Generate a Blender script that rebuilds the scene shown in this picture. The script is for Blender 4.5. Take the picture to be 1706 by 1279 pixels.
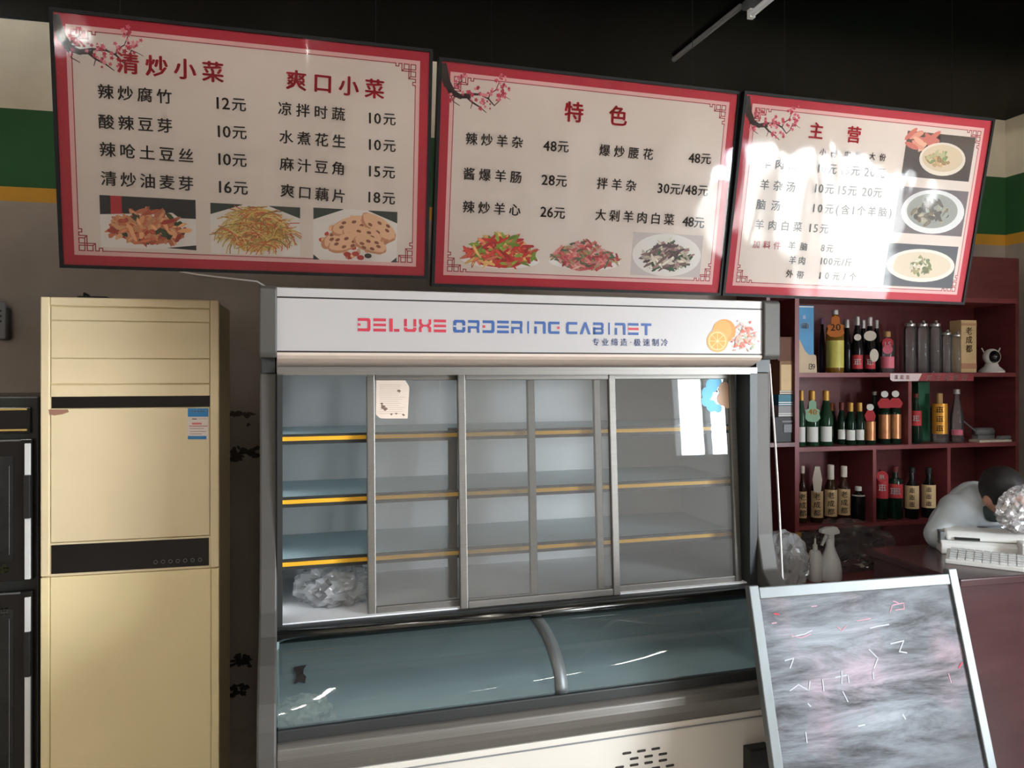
import bpy, bmesh, math, random
from mathutils import Vector, Matrix, noise

# ------------------------------------------------------------------ camera, world, lights, exposure
for o in list(bpy.data.objects):
    bpy.data.objects.remove(o)
SC = bpy.context.scene
COL = SC.collection
F_PX, CX, HY, YAW, EYE = 1290.0, 853.0, 615.0, math.radians(13.4), 1.65
cam_d = bpy.data.cameras.new('camera')
cam = bpy.data.objects.new('camera', cam_d)
COL.objects.link(cam)
cam_d.sensor_width = 36.0
cam_d.lens = F_PX / 1706.0 * 36.0
cam_d.shift_y = -(639.5 - HY) / 1706.0
cam_d.clip_start = 0.05
cam.location = (0, 0, EYE)
cam.rotation_euler = (math.pi / 2, 0, -YAW)
SC.camera = cam
SC.view_settings.view_transform = 'Standard'
SC.view_settings.look = 'None'
SC.view_settings.gamma = 1.0
SC.view_settings.use_curve_mapping = False
SC.view_settings.exposure = 0.75

W = bpy.data.worlds.new('sky')
SC.world = W
W.use_nodes = True
nt = W.node_tree
bg = nt.nodes['Background']
bg.inputs[0].default_value = (0.86, 0.93, 1.0, 1)
bg.inputs[1].default_value = 34.0

ROOM = dict(x0=-3.2, x1=3.87, y0=-6.0, y1=3.75, h=3.16)
WIN = dict(y0=-1.8, ym=-0.62, y1=0.5, z0=0.5, zm=1.27, z1=2.2)          # shopfront window in the right wall
def portal(name, loc, rot, sx, sy):
    d = bpy.data.lights.new(name, 'AREA')
    d.shape = 'RECTANGLE'
    d.size, d.size_y = sx, sy
    d.cycles.is_portal = True
    o = bpy.data.objects.new(name, d)
    o.location, o.rotation_euler = loc, rot
    COL.objects.link(o)

portal('window_portal', (ROOM['x1'] + .1, (WIN['y0'] + WIN['y1']) / 2, (WIN['z0'] + WIN['z1']) / 2),
       (0, math.pi / 2, 0), WIN['z1'] - WIN['z0'], WIN['y1'] - WIN['y0'])
# ------------------------------------------------------------------ helpers
rng = random.Random(7)
FW = Vector((math.sin(YAW), math.cos(YAW), 0))
RT = Vector((math.cos(YAW), -math.sin(YAW), 0))
UP = Vector((0, 0, 1))
EYEP = Vector((0, 0, EYE))

def ray(px, py):
    return FW + RT * ((px - CX) / F_PX) - UP * ((py - HY) / F_PX)

def P(px, py, Y):
    r = ray(px, py)
    return EYEP + r * (Y / r.y)

def lin(c):
    c = c / 255.0
    return c / 12.92 if c <= 0.04045 else ((c + 0.055) / 1.055) ** 2.4

def rgb(r, g, b):
    return (lin(r), lin(g), lin(b), 1)

def nn(m, t, **kw):
    n = m.node_tree.nodes.new(t)
    for k, v in kw.items():
        setattr(n, k, v)
    return n

def mat(name, col, rough=.5, metal=0.0, var=0.0, scale=8.0, stretch=(1, 1, 1), bump=0.0, bscale=60.0,
        emit=None, coat=0.0, trans=0.0, ior=1.45, spec=.5, alpha=1.0):
    m = bpy.data.materials.new(name)
    m.use_nodes = True
    L = m.node_tree.links
    b = m.node_tree.nodes['Principled BSDF']
    b.inputs['Base Color'].default_value = col
    b.inputs['Roughness'].default_value = rough
    b.inputs['Metallic'].default_value = metal
    b.inputs['Coat Weight'].default_value = coat
    b.inputs['Coat Roughness'].default_value = .08
    b.inputs['Transmission Weight'].default_value = trans
    b.inputs['IOR'].default_value = ior
    b.inputs['Specular IOR Level'].default_value = spec
    b.inputs['Alpha'].default_value = alpha
    if emit:
        b.inputs['Emission Color'].default_value = emit[0]
        b.inputs['Emission Strength'].default_value = emit[1]
    if var or bump:
        tc = nn(m, 'ShaderNodeTexCoord')
        mp = nn(m, 'ShaderNodeMapping')
        mp.inputs['Scale'].default_value = stretch
        L.new(tc.outputs['Object'], mp.inputs['Vector'])
    if var:
        nz = nn(m, 'ShaderNodeTexNoise')
        nz.inputs['Scale'].default_value = scale
        nz.inputs['Detail'].default_value = 5
        L.new(mp.outputs[0], nz.inputs['Vector'])
        rp = nn(m, 'ShaderNodeValToRGB')
        rp.color_ramp.elements[0].position = .3
        rp.color_ramp.elements[1].position = .72
        rp.color_ramp.elements[0].color = tuple(c * (1 - var) for c in col[:3]) + (1,)
        rp.color_ramp.elements[1].color = tuple(min(1, c * (1 + var * .6)) for c in col[:3]) + (1,)
        L.new(nz.outputs['Fac'], rp.inputs[0])
        L.new(rp.outputs[0], b.inputs['Base Color'])
    if bump:
        n2 = nn(m, 'ShaderNodeTexNoise')
        n2.inputs['Scale'].default_value = bscale
        L.new(mp.outputs[0], n2.inputs['Vector'])
        bp = nn(m, 'ShaderNodeBump')
        bp.inputs['Strength'].default_value = bump
        bp.inputs['Distance'].default_value = .01
        L.new(n2.outputs['Fac'], bp.inputs['Height'])
        L.new(bp.outputs[0], b.inputs['Normal'])
    return m

def film(name, tint=(1, 1, 1, 1), ior=1.5, rough=.02, haze=0.0, hazecol=(.8, .8, .8, 1), bump=0.0, bscale=6.0, stretch=(1, 1, 1), bdist=.01):
    """thin clear sheet: transparent + fresnel gloss, with an optional share of milky diffuse"""
    m = bpy.data.materials.new(name)
    m.use_nodes = True
    N, L = m.node_tree.nodes, m.node_tree.links
    N.remove(N['Principled BSDF'])
    out = N['Material Output']
    tr = nn(m, 'ShaderNodeBsdfTransparent'); tr.inputs[0].default_value = tint
    gl = nn(m, 'ShaderNodeBsdfGlossy'); gl.inputs['Roughness'].default_value = rough
    fr = nn(m, 'ShaderNodeFresnel'); fr.inputs[0].default_value = ior
    mx = nn(m, 'ShaderNodeMixShader')
    base = tr
    if haze:
        df = nn(m, 'ShaderNodeBsdfDiffuse'); df.inputs[0].default_value = hazecol
        m0 = nn(m, 'ShaderNodeMixShader'); m0.inputs[0].default_value = haze
        L.new(tr.outputs[0], m0.inputs[1]); L.new(df.outputs[0], m0.inputs[2])
        base = m0
    L.new(fr.outputs[0], mx.inputs[0]); L.new(base.outputs[0], mx.inputs[1]); L.new(gl.outputs[0], mx.inputs[2])
    L.new(mx.outputs[0], out.inputs[0])
    if bump:
        tc = nn(m, 'ShaderNodeTexCoord'); mp = nn(m, 'ShaderNodeMapping'); mp.inputs['Scale'].default_value = stretch
        nz = nn(m, 'ShaderNodeTexNoise'); nz.inputs['Scale'].default_value = bscale; nz.inputs['Detail'].default_value = 3
        nz.inputs['Distortion'].default_value = .8
        bp = nn(m, 'ShaderNodeBump'); bp.inputs['Strength'].default_value = bump; bp.inputs['Distance'].default_value = bdist
        L.new(tc.outputs['Object'], mp.inputs[0]); L.new(mp.outputs[0], nz.inputs[0]); L.new(nz.outputs[0], bp.inputs['Height'])
        L.new(bp.outputs[0], gl.inputs['Normal']); L.new(bp.outputs[0], fr.inputs['Normal'])
    return m

def attr_mat(name, rough=.6):
    m = bpy.data.materials.new(name); m.use_nodes = True
    b = m.node_tree.nodes['Principled BSDF']
    a = nn(m, 'ShaderNodeVertexColor', layer_name='ink')
    m.node_tree.links.new(a.outputs[0], b.inputs['Base Color'])
    b.inputs['Roughness'].default_value = rough
    return m

class MB:
    def __init__(s):
        s.v, s.f, s.c = [], [], []
    def add(s, vs, fs, col=None):
        o = len(s.v)
        s.v += [tuple(v) for v in vs]
        s.f += [tuple(i + o for i in f) for f in fs]
        s.c += [col] * len(fs)
        return s
    def box(s, x0, x1, y0, y1, z0, z1):
        return s.add([(x0, y0, z0), (x1, y0, z0), (x1, y1, z0), (x0, y1, z0), (x0, y0, z1), (x1, y0, z1), (x1, y1, z1), (x0, y1, z1)],
                     [(0, 3, 2, 1), (4, 5, 6, 7), (0, 1, 5, 4), (1, 2, 6, 5), (2, 3, 7, 6), (3, 0, 4, 7)])
    def prism(s, poly, a0, a1, axis='x'):
        n = len(poly)
        if axis == 'x':
            vs = [(a0, p[0], p[1]) for p in poly] + [(a1, p[0], p[1]) for p in poly]
        elif axis == 'y':
            vs = [(p[0], a0, p[1]) for p in poly] + [(p[0], a1, p[1]) for p in poly]
        else:
            vs = [(p[0], p[1], a0) for p in poly] + [(p[0], p[1], a1) for p in poly]
        fs = [tuple(range(n)), tuple(range(2 * n - 1, n - 1, -1))] + [(i, i + n, (i + 1) % n + n, (i + 1) % n) for i in range(n)]
        return s.add(vs, fs)
    def sheet(s, poly, x0, x1):          # open profile swept along x
        n = len(poly)
        return s.add([(x0, p[0], p[1]) for p in poly] + [(x1, p[0], p[1]) for p in poly], [(i, i + 1, i + 1 + n, i + n) for i in range(n - 1)])
    def lathe(s, prof, cx=0, cy=0, seg=18, z=0, sx=1, sy=1):
        vs, fs = [], []
        for r, h in prof:
            for k in range(seg):
                a = 2 * math.pi * k / seg
                vs.append((cx + r * sx * math.cos(a), cy + r * sy * math.sin(a), z + h))
        for i in range(len(prof) - 1):
            for k in range(seg):
                k2 = (k + 1) % seg
                fs.append((i * seg + k, i * seg + k2, (i + 1) * seg + k2, (i + 1) * seg + k))
        fs.append(tuple(range(seg - 1, -1, -1)))
        fs.append(tuple(range((len(prof) - 1) * seg, len(prof) * seg)))
        return s.add(vs, fs)
    def tube(s, pts, r, seg=8, caps=True):
        pts = [Vector(p) for p in pts]
        rs = r if isinstance(r, (list, tuple)) else [r] * len(pts)
        vs, fs = [], []
        for i, p in enumerate(pts):
            d = (pts[min(i + 1, len(pts) - 1)] - pts[max(i - 1, 0)])
            d = d.normalized() if d.length else Vector((0, 0, 1))
            a = d.cross(Vector((0, 0, 1)) if abs(d.z) < .9 else Vector((1, 0, 0))).normalized()
            b = d.cross(a)
            for k in range(seg):
                t = 2 * math.pi * k / seg
                vs.append(p + (a * math.cos(t) + b * math.sin(t)) * rs[i])
        for i in range(len(pts) - 1):
            for k in range(seg):
                k2 = (k + 1) % seg
                fs.append((i * seg + k, i * seg + k2, (i + 1) * seg + k2, (i + 1) * seg + k))
        if caps:
            fs.append(tuple(range(seg - 1, -1, -1)))
            fs.append(tuple(range((len(pts) - 1) * seg, len(pts) * seg)))
        return s.add(vs, fs)
    def ell(s, c, r, seg=16, rings=10, M=None):
        vs, fs = [], []
        for i in range(rings + 1):
            th = math.pi * i / rings
            for k in range(seg):
                a = 2 * math.pi * k / seg
                v = Vector((r[0] * math.sin(th) * math.cos(a), r[1] * math.sin(th) * math.sin(a), -r[2] * math.cos(th)))
                if M: v = M @ v
                vs.append(v + Vector(c))
        for i in range(rings):
            for k in range(seg):
                k2 = (k + 1) % seg
                fs.append((i * seg + k, i * seg + k2, (i + 1) * seg + k2, (i + 1) * seg + k))
        return s.add(vs, fs)
    def flat(s, poly, y, col=None):      # polygon in the xz plane, facing -y
        return s.add([(p[0], y, p[1]) for p in poly], [tuple(range(len(poly)))], col)
    def line(s, pts, w, y, col=None):    # flat stroked polyline in the xz plane
        for i in range(len(pts) - 1):
            a, b = Vector(pts[i][:2]), Vector(pts[i + 1][:2])
            d = (b - a)
            if d.length < 1e-6: continue
            d.normalize()
            wa = w if not isinstance(w, (list, tuple)) else w[i]
            wb = w if not isinstance(w, (list, tuple)) else w[i + 1]
            n = Vector((-d.y, d.x))
            a2, b2 = a - d * wa * .5, b + d * wb * .5
            s.flat([a2 + n * wa * .5, a2 - n * wa * .5, b2 - n * wb * .5, b2 + n * wb * .5], y, col)
        return s
    def build(s, name, m, parent=None, smooth=False, bevel=0, seg=2):
        me = bpy.data.meshes.new(name)
        me.from_pydata(s.v, [], s.f)
        if any(c is not None for c in s.c):
            at = me.color_attributes.new('ink', 'FLOAT_COLOR', 'CORNER')
            i = 0
            for fi, poly in enumerate(me.polygons):
                for _ in poly.loop_indices:
                    at.data[i].color = s.c[fi] or (1, 1, 1, 1)
                    i += 1
        me.update()
        bm = bmesh.new(); bm.from_mesh(me)
        if not any(c is not None for c in s.c):
            bmesh.ops.recalc_face_normals(bm, faces=bm.faces)
        bm.to_mesh(me); bm.free()
        if smooth:
            me.shade_smooth()
        me.materials.append(m)
        o = bpy.data.objects.new(name, me)
        COL.objects.link(o)
        if parent: o.parent = parent
        if bevel:
            b = o.modifiers.new('bevel', 'BEVEL'); b.width = bevel; b.segments = seg; b.limit_method = 'ANGLE'
        return o

def smooth_by_angle(o, deg=40):
    me = o.data
    me.shade_smooth()
    bm = bmesh.new(); bm.from_mesh(me)
    for e in bm.edges:
        if len(e.link_faces) == 2 and e.calc_face_angle(0) > math.radians(deg):
            e.smooth = False
    bm.to_mesh(me); bm.free()
    return o

def tag(o, label, cat, group=None):
    o['label'] = label; o['category'] = cat
    if group: o['group'] = group
    return o

def root(name, loc, label, cat, rz=0, group=None, M=None):
    o = bpy.data.objects.new(name, None)
    o.empty_display_size = .05
    COL.objects.link(o)
    if M is not None:
        o.matrix_world = M
    else:
        o.location = loc; o.rotation_euler = (0, 0, rz)
    return tag(o, label, cat, group)

def struct(o):
    o['kind'] = 'structure'
    return o

# lettering: one glyph mesh per character (Blender's own built-in font), laid out as flat print
GLYPH = {}
def smudge(bold):
    """a character too blurred to read in the photo: a few brush bars, no real sign"""
    vs, fs = [], []
    for x0, y0, x1, y1 in ((.12, .70, .88, .77), (.2, .44, .8, .50), (.1, .12, .9, .19), (.46, .05, .54, .84), (.2, .2, .27, .62), (.72, .2, .79, .62)):
        fs.append(tuple(range(len(vs), len(vs) + 4)))
        vs += [(x0, y0 - .06), (x1, y0 - .06), (x1, y1 - .06), (x0, y1 - .06)]
    GLYPH[('□', bold)] = (vs, fs, .1, .9, 0, .8)
def glyphs(chars, bold):
    if '□' in chars: smudge(bold)
    todo = [c for c in sorted(set(chars)) if (c, bold) not in GLYPH and c != ' ']
    obs = []
    for c in todo:
        cu = bpy.data.curves.new('glyph', 'FONT')
        cu.body = c; cu.size = 1.0; cu.resolution_u = 2
        ob = bpy.data.objects.new('glyph', cu); COL.objects.link(ob); obs.append((c, ob, cu))
    dg = bpy.context.evaluated_depsgraph_get(); dg.update()
    for c, ob, cu in obs:
        me = bpy.data.meshes.new_from_object(ob.evaluated_get(dg))
        vs = [(v.co.x, v.co.y) for v in me.vertices]
        fs = [tuple(p.vertices) for p in me.polygons]
        xs = [v[0] for v in vs] or [0, .5]
        ys = [v[1] for v in vs] or [0, .5]
        GLYPH[(c, bold)] = (vs, fs, min(xs), max(xs), min(ys), max(ys))
        bpy.data.objects.remove(ob); bpy.data.curves.remove(cu); bpy.data.meshes.remove(me)

def is_cjk(c):
    return ord(c) > 0x2E80 or c == '□'

def write(mb, text, a, b, size, y, bold=.012, italic=0):
    """text from local point a=(x,z) to b at mid height; size = height of a CJK character"""
    glyphs(text, bold)
    adv = [1.0 if is_cjk(c) else (.34 if c in ' ()/·.1' else .56) for c in text]
    a, b = Vector(a), Vector(b)
    tot = (b - a).length
    d = (b - a).normalized(); n = Vector((-d.y, d.x))
    nat = sum(adv) * size
    gap = (tot - nat) / max(1, len(text) - 1)
    pos = 0
    for c, w in zip(text, adv):
        if c != ' ':
            vs, fs, x0, x1, y0, y1 = GLYPH[(c, bold)]
            if is_cjk(c):
                k = size / 1.0; oy = -.38
                cx = .5 if x1 < 1.15 else (x0 + x1) / 2
                cx = (x0 + x1) / 2 if c in '一小' else .5
            else:
                k = size * 1.12; oy = -.36; cx = (x0 + x1) / 2
            m = a + d * (pos + w * size / 2)
            for bx, by in ((-bold, 0), (bold, 0), (0, -bold * .6), (0, bold * .6)) if bold else ((0, 0),):
                out = []
                for vx, vy in vs:
                    lx, ly = (vx - cx + bx) * k, (vy + oy + by) * k
                    lx += italic * ly
                    q = m + d * lx + n * ly
                    out.append((q.x, y, q.y))
                mb.add(out, fs)
        pos += w * size + gap
    return mb

# ------------------------------------------------------------------ materials
M = {}
M['ceiling'] = mat('ceiling_dark', rgb(4, 4, 6), .22, var=.25, scale=2, spec=.02)
M['plaster'] = mat('plaster', rgb(206, 198, 184), .8, var=.12, scale=3)
M['floor'] = mat('floor_tile', rgb(190, 180, 166), .3, var=.2, scale=4)
M['steel'] = mat('brushed_steel', rgb(122, 119, 114), .45, .75, var=.12, scale=6, stretch=(.4, 40, 40))
M['steel_dark'] = mat('dark_steel', rgb(58, 60, 60), .45, .5, var=.1, scale=5)
M['chrome'] = mat('chrome', rgb(92, 92, 90), .2, 1.0)
M['post'] = mat('satin_post', rgb(80, 78, 75), .5, .2, spec=.25)
M['alu'] = mat('aluminium', rgb(110, 114, 114), .5, .6, var=.08, scale=10)
M['frame_black'] = mat('black_frame', rgb(12, 12, 13), .5, spec=.2)
M['sign_red'] = mat('sign_red', rgb(180, 32, 54), .6, var=.06, scale=3)
M['sign_cream'] = mat('sign_cream', rgb(224, 212, 204), .7, var=.03, scale=2)
M['sign_pink'] = mat('sign_pink', rgb(228, 184, 182), .7)
M['ink_dark'] = mat('ink_dark', rgb(52, 40, 34), .7)
M['ink_red'] = mat('ink_red', rgb(190, 30, 48), .7)
M['ink_line'] = mat('ink_line', rgb(160, 40, 54), .7)
M['ink'] = attr_mat('ink_print')
M['film'] = film('clear_film', ior=1.45, rough=.06, bump=.2, bscale=1.6, stretch=(1, 1, .6), bdist=.05)
M['cream_plastic'] = mat('cream_plastic', rgb(228, 210, 172), .42, var=.06, scale=2.5)
M['cream_plastic2'] = mat('cream_plastic_lower', rgb(238, 220, 172), .42, var=.06, scale=2.5)
M['black_gloss'] = mat('black_gloss', rgb(16, 14, 14), .18)
M['black_plastic'] = mat('black_plastic', rgb(26, 24, 23), .5)
M['grey_plastic'] = mat('grey_plastic', rgb(120, 122, 124), .5)
M['white_plastic'] = mat('white_plastic', rgb(226, 226, 222), .4)
M['white_panel'] = mat('white_panel', rgb(206, 200, 190), .4, var=.03, scale=3)
M['header_white'] = mat('header_white', rgb(170, 167, 167), .35, var=.03, scale=2)
M['header_bevel'] = mat('header_bevel', rgb(196, 180, 168), .45)
M['hdr_red'] = mat('header_red', rgb(176, 44, 62), .5)
M['hdr_blue'] = mat('header_blue', rgb(38, 76, 136), .5)
M['inner'] = mat('cabinet_liner', rgb(236, 238, 240), .4, .0, var=.06, scale=3)
M['basin'] = mat('basin_steel', rgb(190, 214, 220), .4, .1, var=.08, scale=3)
M['yellow'] = mat('price_rail_yellow', rgb(236, 176, 40), .45)
M['glass'] = film('door_glass', tint=(.93, .95, .95, 1), ior=1.5, rough=.02, haze=.13, hazecol=(.66, .62, .58, 1))  # diffuse haze paints a warm veil of reflection into the panes
M['glass_curved'] = film('curved_glass', tint=(.9, .95, .95, 1), ior=1.5, rough=.03, haze=.15, hazecol=(.42, .55, .58, 1))
M['bag'] = film('plastic_bag', ior=1.5, rough=.12, haze=.3, hazecol=(.85, .86, .88, 1))
M['wrap'] = film('clear_wrap', ior=1.6, rough=.06, haze=.06)
M['wood_red'] = mat('dark_red_wood', rgb(104, 50, 50), .32, var=.25, scale=4, stretch=(1, 1, 6))
M['wood_edge'] = mat('red_wood_edge', rgb(128, 62, 64), .4, var=.15, scale=5)
M['counter'] = mat('counter_wood', rgb(66, 40, 42), .22, var=.2, scale=3, stretch=(1, 1, 5))
M['cord_white'] = mat('white_cord', rgb(226, 222, 216), .5)
M['paper'] = mat('paper', rgb(214, 204, 190), .8, var=.1, scale=20)

# ------------------------------------------------------------------ the room
def wall_mat():
    m = bpy.data.materials.new('banded_wall'); m.use_nodes = True
    L = m.node_tree.links
    b = m.node_tree.nodes['Principled BSDF']; b.inputs['Roughness'].default_value = .75
    g = nn(m, 'ShaderNodeNewGeometry'); sp = nn(m, 'ShaderNodeSeparateXYZ'); L.new(g.outputs['Position'], sp.inputs[0])
    k = nn(m, 'ShaderNodeMath', operation='DIVIDE'); k.inputs[1].default_value = 3.2; L.new(sp.outputs['Z'], k.inputs[0])
    r = nn(m, 'ShaderNodeValToRGB'); r.color_ramp.interpolation = 'CONSTANT'
    e = r.color_ramp.elements
    e[0].position = 0; e[0].color = rgb(168, 156, 146)
    e[1].position = 2.375 / 3.2; e[1].color = rgb(214, 158, 52)
    for pz, c in ((2.435 / 3.2, rgb(40, 92, 48)), (2.775 / 3.2, rgb(236, 224, 200))):
        n = e.new(pz); n.color = c
    L.new(k.outputs[0], r.inputs[0])
    nz = nn(m, 'ShaderNodeTexNoise'); nz.inputs['Scale'].default_value = 2.2; nz.inputs['Detail'].default_value = 6
    L.new(g.outputs['Position'], nz.inputs['Vector'])
    mr = nn(m, 'ShaderNodeMapRange'); mr.inputs[1].default_value = .3; mr.inputs[2].default_value = .7; mr.inputs[3].default_value = .72; mr.inputs[4].default_value = 1.05
    L.new(nz.outputs[0], mr.inputs[0])
    mx = nn(m, 'ShaderNodeMix', data_type='RGBA', blend_type='MULTIPLY'); mx.inputs[0].default_value = 1
    L.new(r.outputs[0], mx.inputs[6]); L.new(mr.outputs[0], mx.inputs[7])
    L.new(mx.outputs[2], b.inputs['Base Color'])
    return m
M['wall'] = wall_mat()
R = ROOM
t = .12
struct(MB().box(R['x0'] - t, R['x1'] + t, R['y0'] - t, R['y1'] + t, -.1, 0).build('floor', M['floor']))
def ceil_z(x): return 3.165 - .01064 * (x + 1.3)          # the ceiling sags a little towards the shopfront side
xa, xb = R['x0'] - t, R['x1'] + t
struct(MB().prism([(xa, ceil_z(xa)), (xb, ceil_z(xb)), (xb, ceil_z(xb) + .14), (xa, ceil_z(xa) + .1)], R['y0'] - t, R['y1'] + t, 'y').build('ceiling', M['ceiling']))
struct(MB().box(R['x0'] - t, R['x1'] + t, R['y1'], R['y1'] + t, 0, R['h']).build('wall_back', M['wall']))
struct(MB().box(R['x0'] - t, R['x0'], R['y0'], R['y1'], 0, R['h']).build('wall_left', M['wall']))
mb = MB()
mb.box(R['x1'], R['x1'] + t, WIN['y1'], R['y1'], 0, R['h'])
mb.box(R['x1'], R['x1'] + t, R['y0'], WIN['y0'], 0, R['h'])
mb.box(R['x1'], R['x1'] + t, WIN['ym'], WIN['y1'], 0, WIN['z0']).box(R['x1'], R['x1'] + t, WIN['y0'], WIN['ym'], 0, WIN['zm'])
mb.box(R['x1'], R['x1'] + t, WIN['y0'], WIN['y1'], WIN['z1'], R['h'])
struct(mb.build('wall_right', M['wall']))
struct(MB().box(R['x0'], R['x1'], R['y0'] - t, R['y0'], 0, R['h']).build('wall_front', M['plaster']))
# window frames of the shopfront
mb = MB()
xa, xb = R['x1'] + .02, R['x1'] + .08
mb.box(xa, xb, WIN['ym'], WIN['y1'], WIN['z0'], WIN['z0'] + .05).box(xa, xb, WIN['y0'], WIN['ym'], WIN['zm'], WIN['zm'] + .05).box(xa, xb, WIN['y0'], WIN['y1'], WIN['z1'] - .05, WIN['z1'])
for yy, zz in ((WIN['y0'], WIN['zm']), (-1.25, WIN['zm']), (WIN['ym'] - .03, WIN['z0']), (WIN['y1'] - .05, WIN['z0'])):
    mb.box(xa, xb, yy, yy + .05, zz, WIN['z1'])
struct(mb.build('window_1', M['alu']))
struct(MB().box(-14, 22, -22, 14, -.24, -.12).build('ground', mat('pavement', rgb(206, 202, 194), .8, var=.2, scale=1)))
# ceiling batten lamp and the conduit behind it
def batten(x, y0, y1, label, lit):
    b = root('ceiling_batten_light', (x, (y0 + y1) / 2, ceil_z(x) - .0005), label, 'ceiling light')
    h = (y1 - y0) / 2
    MB().box(-.03, .03, -h, h, -.035, 0).build('housing', M['white_plastic'] if lit else M['alu'], b, bevel=.004)
    MB().tube([(0, -h + .02, -.055), (0, h - .02, -.055)], .014, 10).build('tube', mat('tube', rgb(235, 240, 245), .3, emit=((1, .94, .88, 1), lit) if lit else None), b)
    for s in (-1, 1):
        MB().box(-.012, .012, s * h * .97 - .012, s * h * .97 + .012, -.07, -.035).build('lamp_holder', M['white_plastic'], b)
batten(1.66, 1.5, 2.83, 'slim ceiling batten light, unlit, above the menu boards', 0)
for bx in (-1.9, .2, 2.3):  # unseen lit battens, added behind and above the camera for frontal fill
    for by, wh in ((-4.4, 'deep in the room'), (-2.0, 'mid room'), (.1, 'nearest the counter end')):
        side = {-1.9: 'on the side away from the shopfront', .2: 'over the middle aisle', 2.3: 'beside the shopfront window'}[bx]
        batten(bx, by, by + 1.3, 'lit batten added as fill light %s, %s' % (wh, side), 60)
tag(MB().tube([(1.63, 2.84, ceil_z(1.66) - .0125), (1.6, 3.4, ceil_z(1.66) - .0125)], .012).build('ceiling_conduit', M['grey_plastic']),
    'thin dark conduit on the ceiling behind the batten light', 'conduit')

# ------------------------------------------------------------------ three menu boards
SW, SH = 1.02, .6745
SIGNS = [((-.2103, 2.3876, 2.2798), .0322, .1432, .0001),
         ((.8438, 2.4323, 2.2560), .0436, .1808, .0026),
         ((1.8857, 2.4521, 2.2482), .0132, .1965, .0109)]
LABELS = ['red bordered menu board headed 清炒小菜 and 爽口小菜, above the cream air conditioner',
          'red bordered menu board headed 特色, between the other two boards',
          'red bordered menu board headed 主营 with three soup photos, over the liquor shelves']

def sign_matrix(i):
    loc, rz, rx, ry = SIGNS[i]
    return Matrix.Translation(loc) @ (Matrix.Rotation(rz, 3, 'Z') @ Matrix.Rotation(rx, 3, 'X') @ Matrix.Rotation(ry, 3, 'Y')).to_4x4()

def sloc(i, px, py):
    Mi = sign_matrix(i).inverted()
    o, d = Mi @ EYEP, Mi.to_3x3() @ ray(px, py)
    q = o - d * (o.y / d.y)
    return (q.x, q.z)

FACE = -.0100       # print plane of the board; film in front of it
def fret(mb, sx, sz):
    u = .0073
    ox, oz = sx * (SW / 2 - .041), sz * (SH / 2 - .041)
    def q(pts):
        return [(ox - sx * a * u, oz - sz * b * u) for a, b in pts]
    for path in ([(0, 0), (2, 0), (2, 2), (0, 2), (0, 0)], [(2.8, 0), (4.8, 0), (4.8, 2), (1.4, 2)], [(2.8, 0), (2.8, 3.4)],
                 [(0, 2.8), (0, 4.8), (2, 4.8), (2, 1.4)], [(0, 2.8), (3.4, 2.8)],
                 [(4.8, 2), (5.7, 2.8), (5.7, 0), (7, 0), (7, 1.1), (8.2, 1.1), (8.2, 0), (9, 0)],
                 [(2, 4.8), (2.8, 5.7), (0, 5.7), (0, 7), (1.1, 7), (1.1, 8.2), (0, 8.2), (0, 9)], [(3.4, 2.8), (5.7, 2.8)], [(2.8, 3.4), (2.8, 5.7)]):
        mb.line(q(path), .0028, FACE - .0006)

def plum(parent, seed):
    r = random.Random(seed)
    mb = MB()
    ox, oz = -SW / 2 + .005, SH / 2 - .03
    dark, mid = rgb(50, 30, 26), rgb(90, 44, 44)
    def br(pts, ws, c):
        mb.line([(ox + a, oz - b) for a, b in pts], ws, FACE - .0008, c)
    br([(0, -.01), (.012, .03), (.03, .058), (.055, .068), (.085, .066)], [.026, .024, .02, .013, .009], dark)
    br([(.055, .066), (.085, .058), (.12, .056), (.145, .066), (.165, .085)], [.010, .008, .006, .005, .003], dark)
    br([(.075, .066), (.095, .082), (.12, .094), (.14, .108)], [.008, .006, .004, .002], dark)
    br([(.145, .066), (.15, .05), (.168, .038), (.178, .012)], [.004, .004, .003, .002], mid)
    br([(.165, .085), (.178, .072), (.185, .05), (.2, .055), (.215, .062)], [.003, .003, .003, .002, .0015], mid)
    br([(.03, .05), (.05, .03), (.062, .02)], [.006, .004, .002], mid)
    br([(.095, .082), (.09, .1)], [.003, .002], mid)
    br([(.02, .055), (.035, .085), (.055, .095)], [.003, .003, .002], mid)
    cl = [(.045, .02), (.05, .035), (.11, .045), (.125, .062), (.18, .03), (.19, .045), (.178, .065), (.17, .01), (.19, .0), (.155, .045), (.1, .07), (.12, .09), (.03, .075), (.075, .055), (.06, .015), (.2, .03), (.145, .085)]
    for a, b in cl:
        for k in range(5):
            x, z = ox + a + r.uniform(-.012, .012), oz - b + r.uniform(-.012, .012)
            rad = r.uniform(.003, .0065)
            c = r.choice([rgb(196, 60, 84), rgb(214, 96, 116), rgb(176, 40, 66), rgb(226, 140, 150)])
            mb.flat([(x + rad * math.cos(t) * (1 + .3 * math.cos(5 * t)), z + rad * math.sin(t) * (1 + .3 * math.cos(5 * t))) for t in [2 * math.pi * j / 10 for j in range(10)]], FACE - .0010 - k * .00005, c)
    mb.build('plum_branch_print', M['ink'], parent)

def blob(mb, x, z, rx, rz, rot, y, c, n=10, lump=0, r=None):
    pts = []
    for j in range(n):
        t = 2 * math.pi * j / n
        k = 1 + (r.uniform(-lump, lump) if r else 0)
        a, b = rx * k * math.cos(t), rz * k * math.sin(t)
        pts.append((x + a * math.cos(rot) - b * math.sin(rot), z + a * math.sin(rot) + b * math.cos(rot)))
    mb.flat(pts, y, c)

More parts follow.
